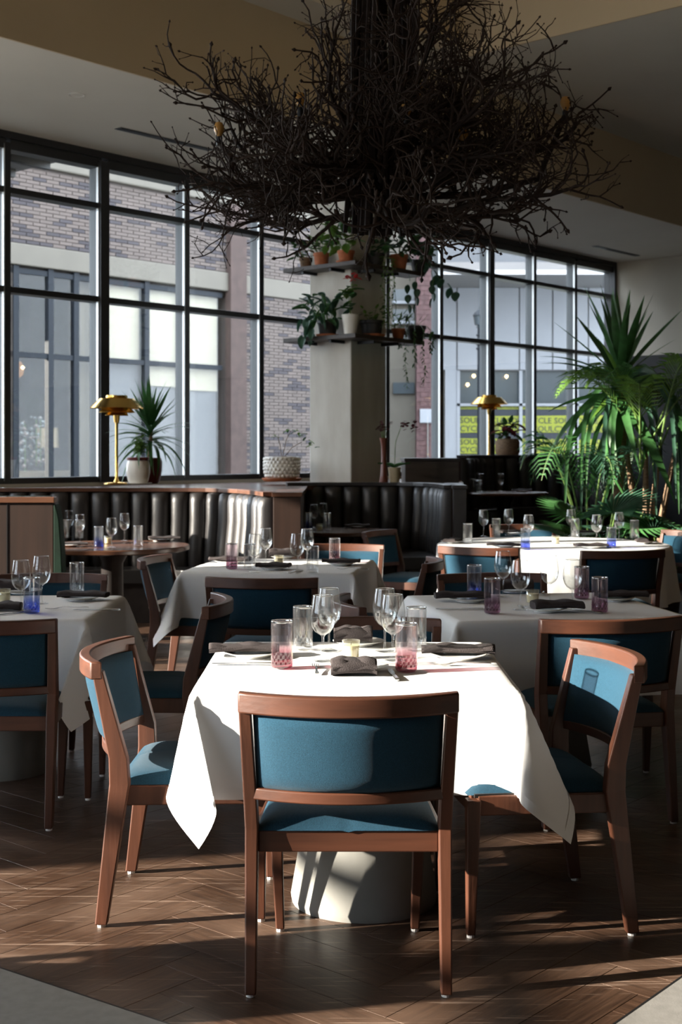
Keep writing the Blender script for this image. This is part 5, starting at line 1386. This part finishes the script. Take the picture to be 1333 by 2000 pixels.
def frond(t, base, az, L_, rise, droop, nl, ll, mats):
    m = MB(); r_ = MB(); pts = []
    for i in range(15):
        f = i / 14; rr_ = L_ * (f * .8 + .0) ; z_ = rise * math.sin(f * PI * .62) - droop * f ** 3
        pts.append(Vector((math.cos(az) * rr_, math.sin(az) * rr_, z_)) + Vector(base))
    r_.tube(pts, [.010 - .007 * i / 14 for i in range(15)], 5); fr_ = r_.build('frond', M['stem'], t, smooth=True)
    side = Vector((-math.sin(az), math.cos(az), 0))
    for i in range(nl):
        f = .32 + .68 * i / nl; q = f * 14; i0 = min(13, int(q)); p_ = pts[i0].lerp(pts[i0 + 1], q - i0); d = (pts[i0 + 1] - pts[i0]).normalized()
        for s_ in (-1, 1):
            l_ = ll * math.sin(PI * min(1, .25 + .72 * (f - .3) / .7)) * rp.uniform(.9, 1.1)
            tip = (d * .75 + side * s_ * .9 + Vector((0, 0, .22))).normalized() * l_
            w_ = .010; wd = d * w_
            mid = p_ + tip * .5 + Vector((0, 0, .02)); end = p_ + tip + Vector((0, 0, -.22 * l_))
            m.add([p_ - wd * .4, p_ + wd * .4, mid - wd, mid + wd, end], [(0, 1, 3, 2), (2, 3, 4)])
    m.build('leaflets', mats, fr_, smooth=False)['kind'] = 'stuff'
ap = atY(1262, 12.1)
t = thing('areca_palm', 'bright feathery palm with several canes right of the round table', 'plant', ap); planter(t, .28, .40)
for k, (dx, dy) in enumerate(((0, 0), (.08, .05), (-.10, .04), (.16, -.03))):
    MB().tube([(dx * .6, dy, .3), (dx * .9, dy, .9), (dx * 1.6, dy, 1.45)], [.034, .03, .022], 8).build('cane', M['bark'], t, smooth=True)
for k in range(12):
    az = -2.9 + k * .56 + rp.uniform(-.15, .15)
    frond(t, (rp.uniform(-.1, .15), rp.uniform(-.05, .05), rp.uniform(1.25, 1.55)), az, rp.uniform(.75, 1.1), rp.uniform(.65, .95), rp.uniform(.0, .3), 26, .34, M['leaf_light'] if k % 3 != 1 else M['leaf'])
kp = atY(1150, 12.4)
t = thing('kentia_palm', 'dark palm with broad drooping fronds between the yucca and the booth', 'plant', kp); planter(t, .22, .36)
for k in range(7):
    az = -3.3 + k * .95
    frond(t, (0, 0, .35), az, rp.uniform(.7, .95), rp.uniform(1.15, 1.5), rp.uniform(.1, .4), 22, .36, M['leaf'] if k % 2 else M['leaf_blue'])
fp = atY(1175, 11.75)
t = thing('fan_palm', 'low fan palm with pleated round leaves behind the round table', 'plant', fp); planter(t, .2, .34)
def fan(t, base, az, el, rad, mat):
    m = MB(); nb_ = 22
    M4 = Matrix.Translation(base) @ Matrix.Rotation(az, 4, 'Z') @ Matrix.Rotation(el, 4, 'X')
    for i in range(nb_):
        a = R(-100 + 200 * i / (nb_ - 1)); da = R(4.2); rr_ = rad * (1 - .12 * abs(a) / 1.7)
        v = [(0, 0, 0), (math.sin(a - da) * rr_ * .55, math.cos(a - da) * rr_ * .55, 0), (math.sin(a) * rr_ * .55, math.cos(a) * rr_ * .55, .02), (math.sin(a + da) * rr_ * .55, math.cos(a + da) * rr_ * .55, 0), (math.sin(a) * rr_, math.cos(a) * rr_, -.10 * rad)]
        m.add(v, [(0, 1, 2), (0, 2, 3), (1, 4, 2), (2, 4, 3)], M4)
    o = m.build('leaf', mat, t); MB().tube([(0, 0, .3), Vector(base) * .5 + Vector((0, 0, .18)), base], .006, 5).build('stalk', M['stem'], o)
for k in range(13):
    a = k * 2.4; rr_ = rp.uniform(.15, .38)
    fan(t, Vector((math.cos(a) * rr_, math.sin(a) * rr_, rp.uniform(.55, .98))), a - PI / 2, R(rp.uniform(-25, 45)), rp.uniform(.36, .48), M['leaf'] if k % 2 else M['leaf_blue'])
fp2 = atY(1290, 11.9)
t = thing('fan_palm', 'second low fan palm at the right edge of the photo', 'plant', fp2); planter(t, .2, .34)
for k in range(10):
    a = k * 2.4; rr_ = rp.uniform(.15, .35)
    fan(t, Vector((math.cos(a) * rr_, math.sin(a) * rr_, rp.uniform(.5, .9))), a - PI / 2, R(rp.uniform(-25, 45)), rp.uniform(.34, .44), M['leaf'] if k % 2 else M['leaf_blue'])
# objects whose prototype was never placed do not exist: every Proto above is used
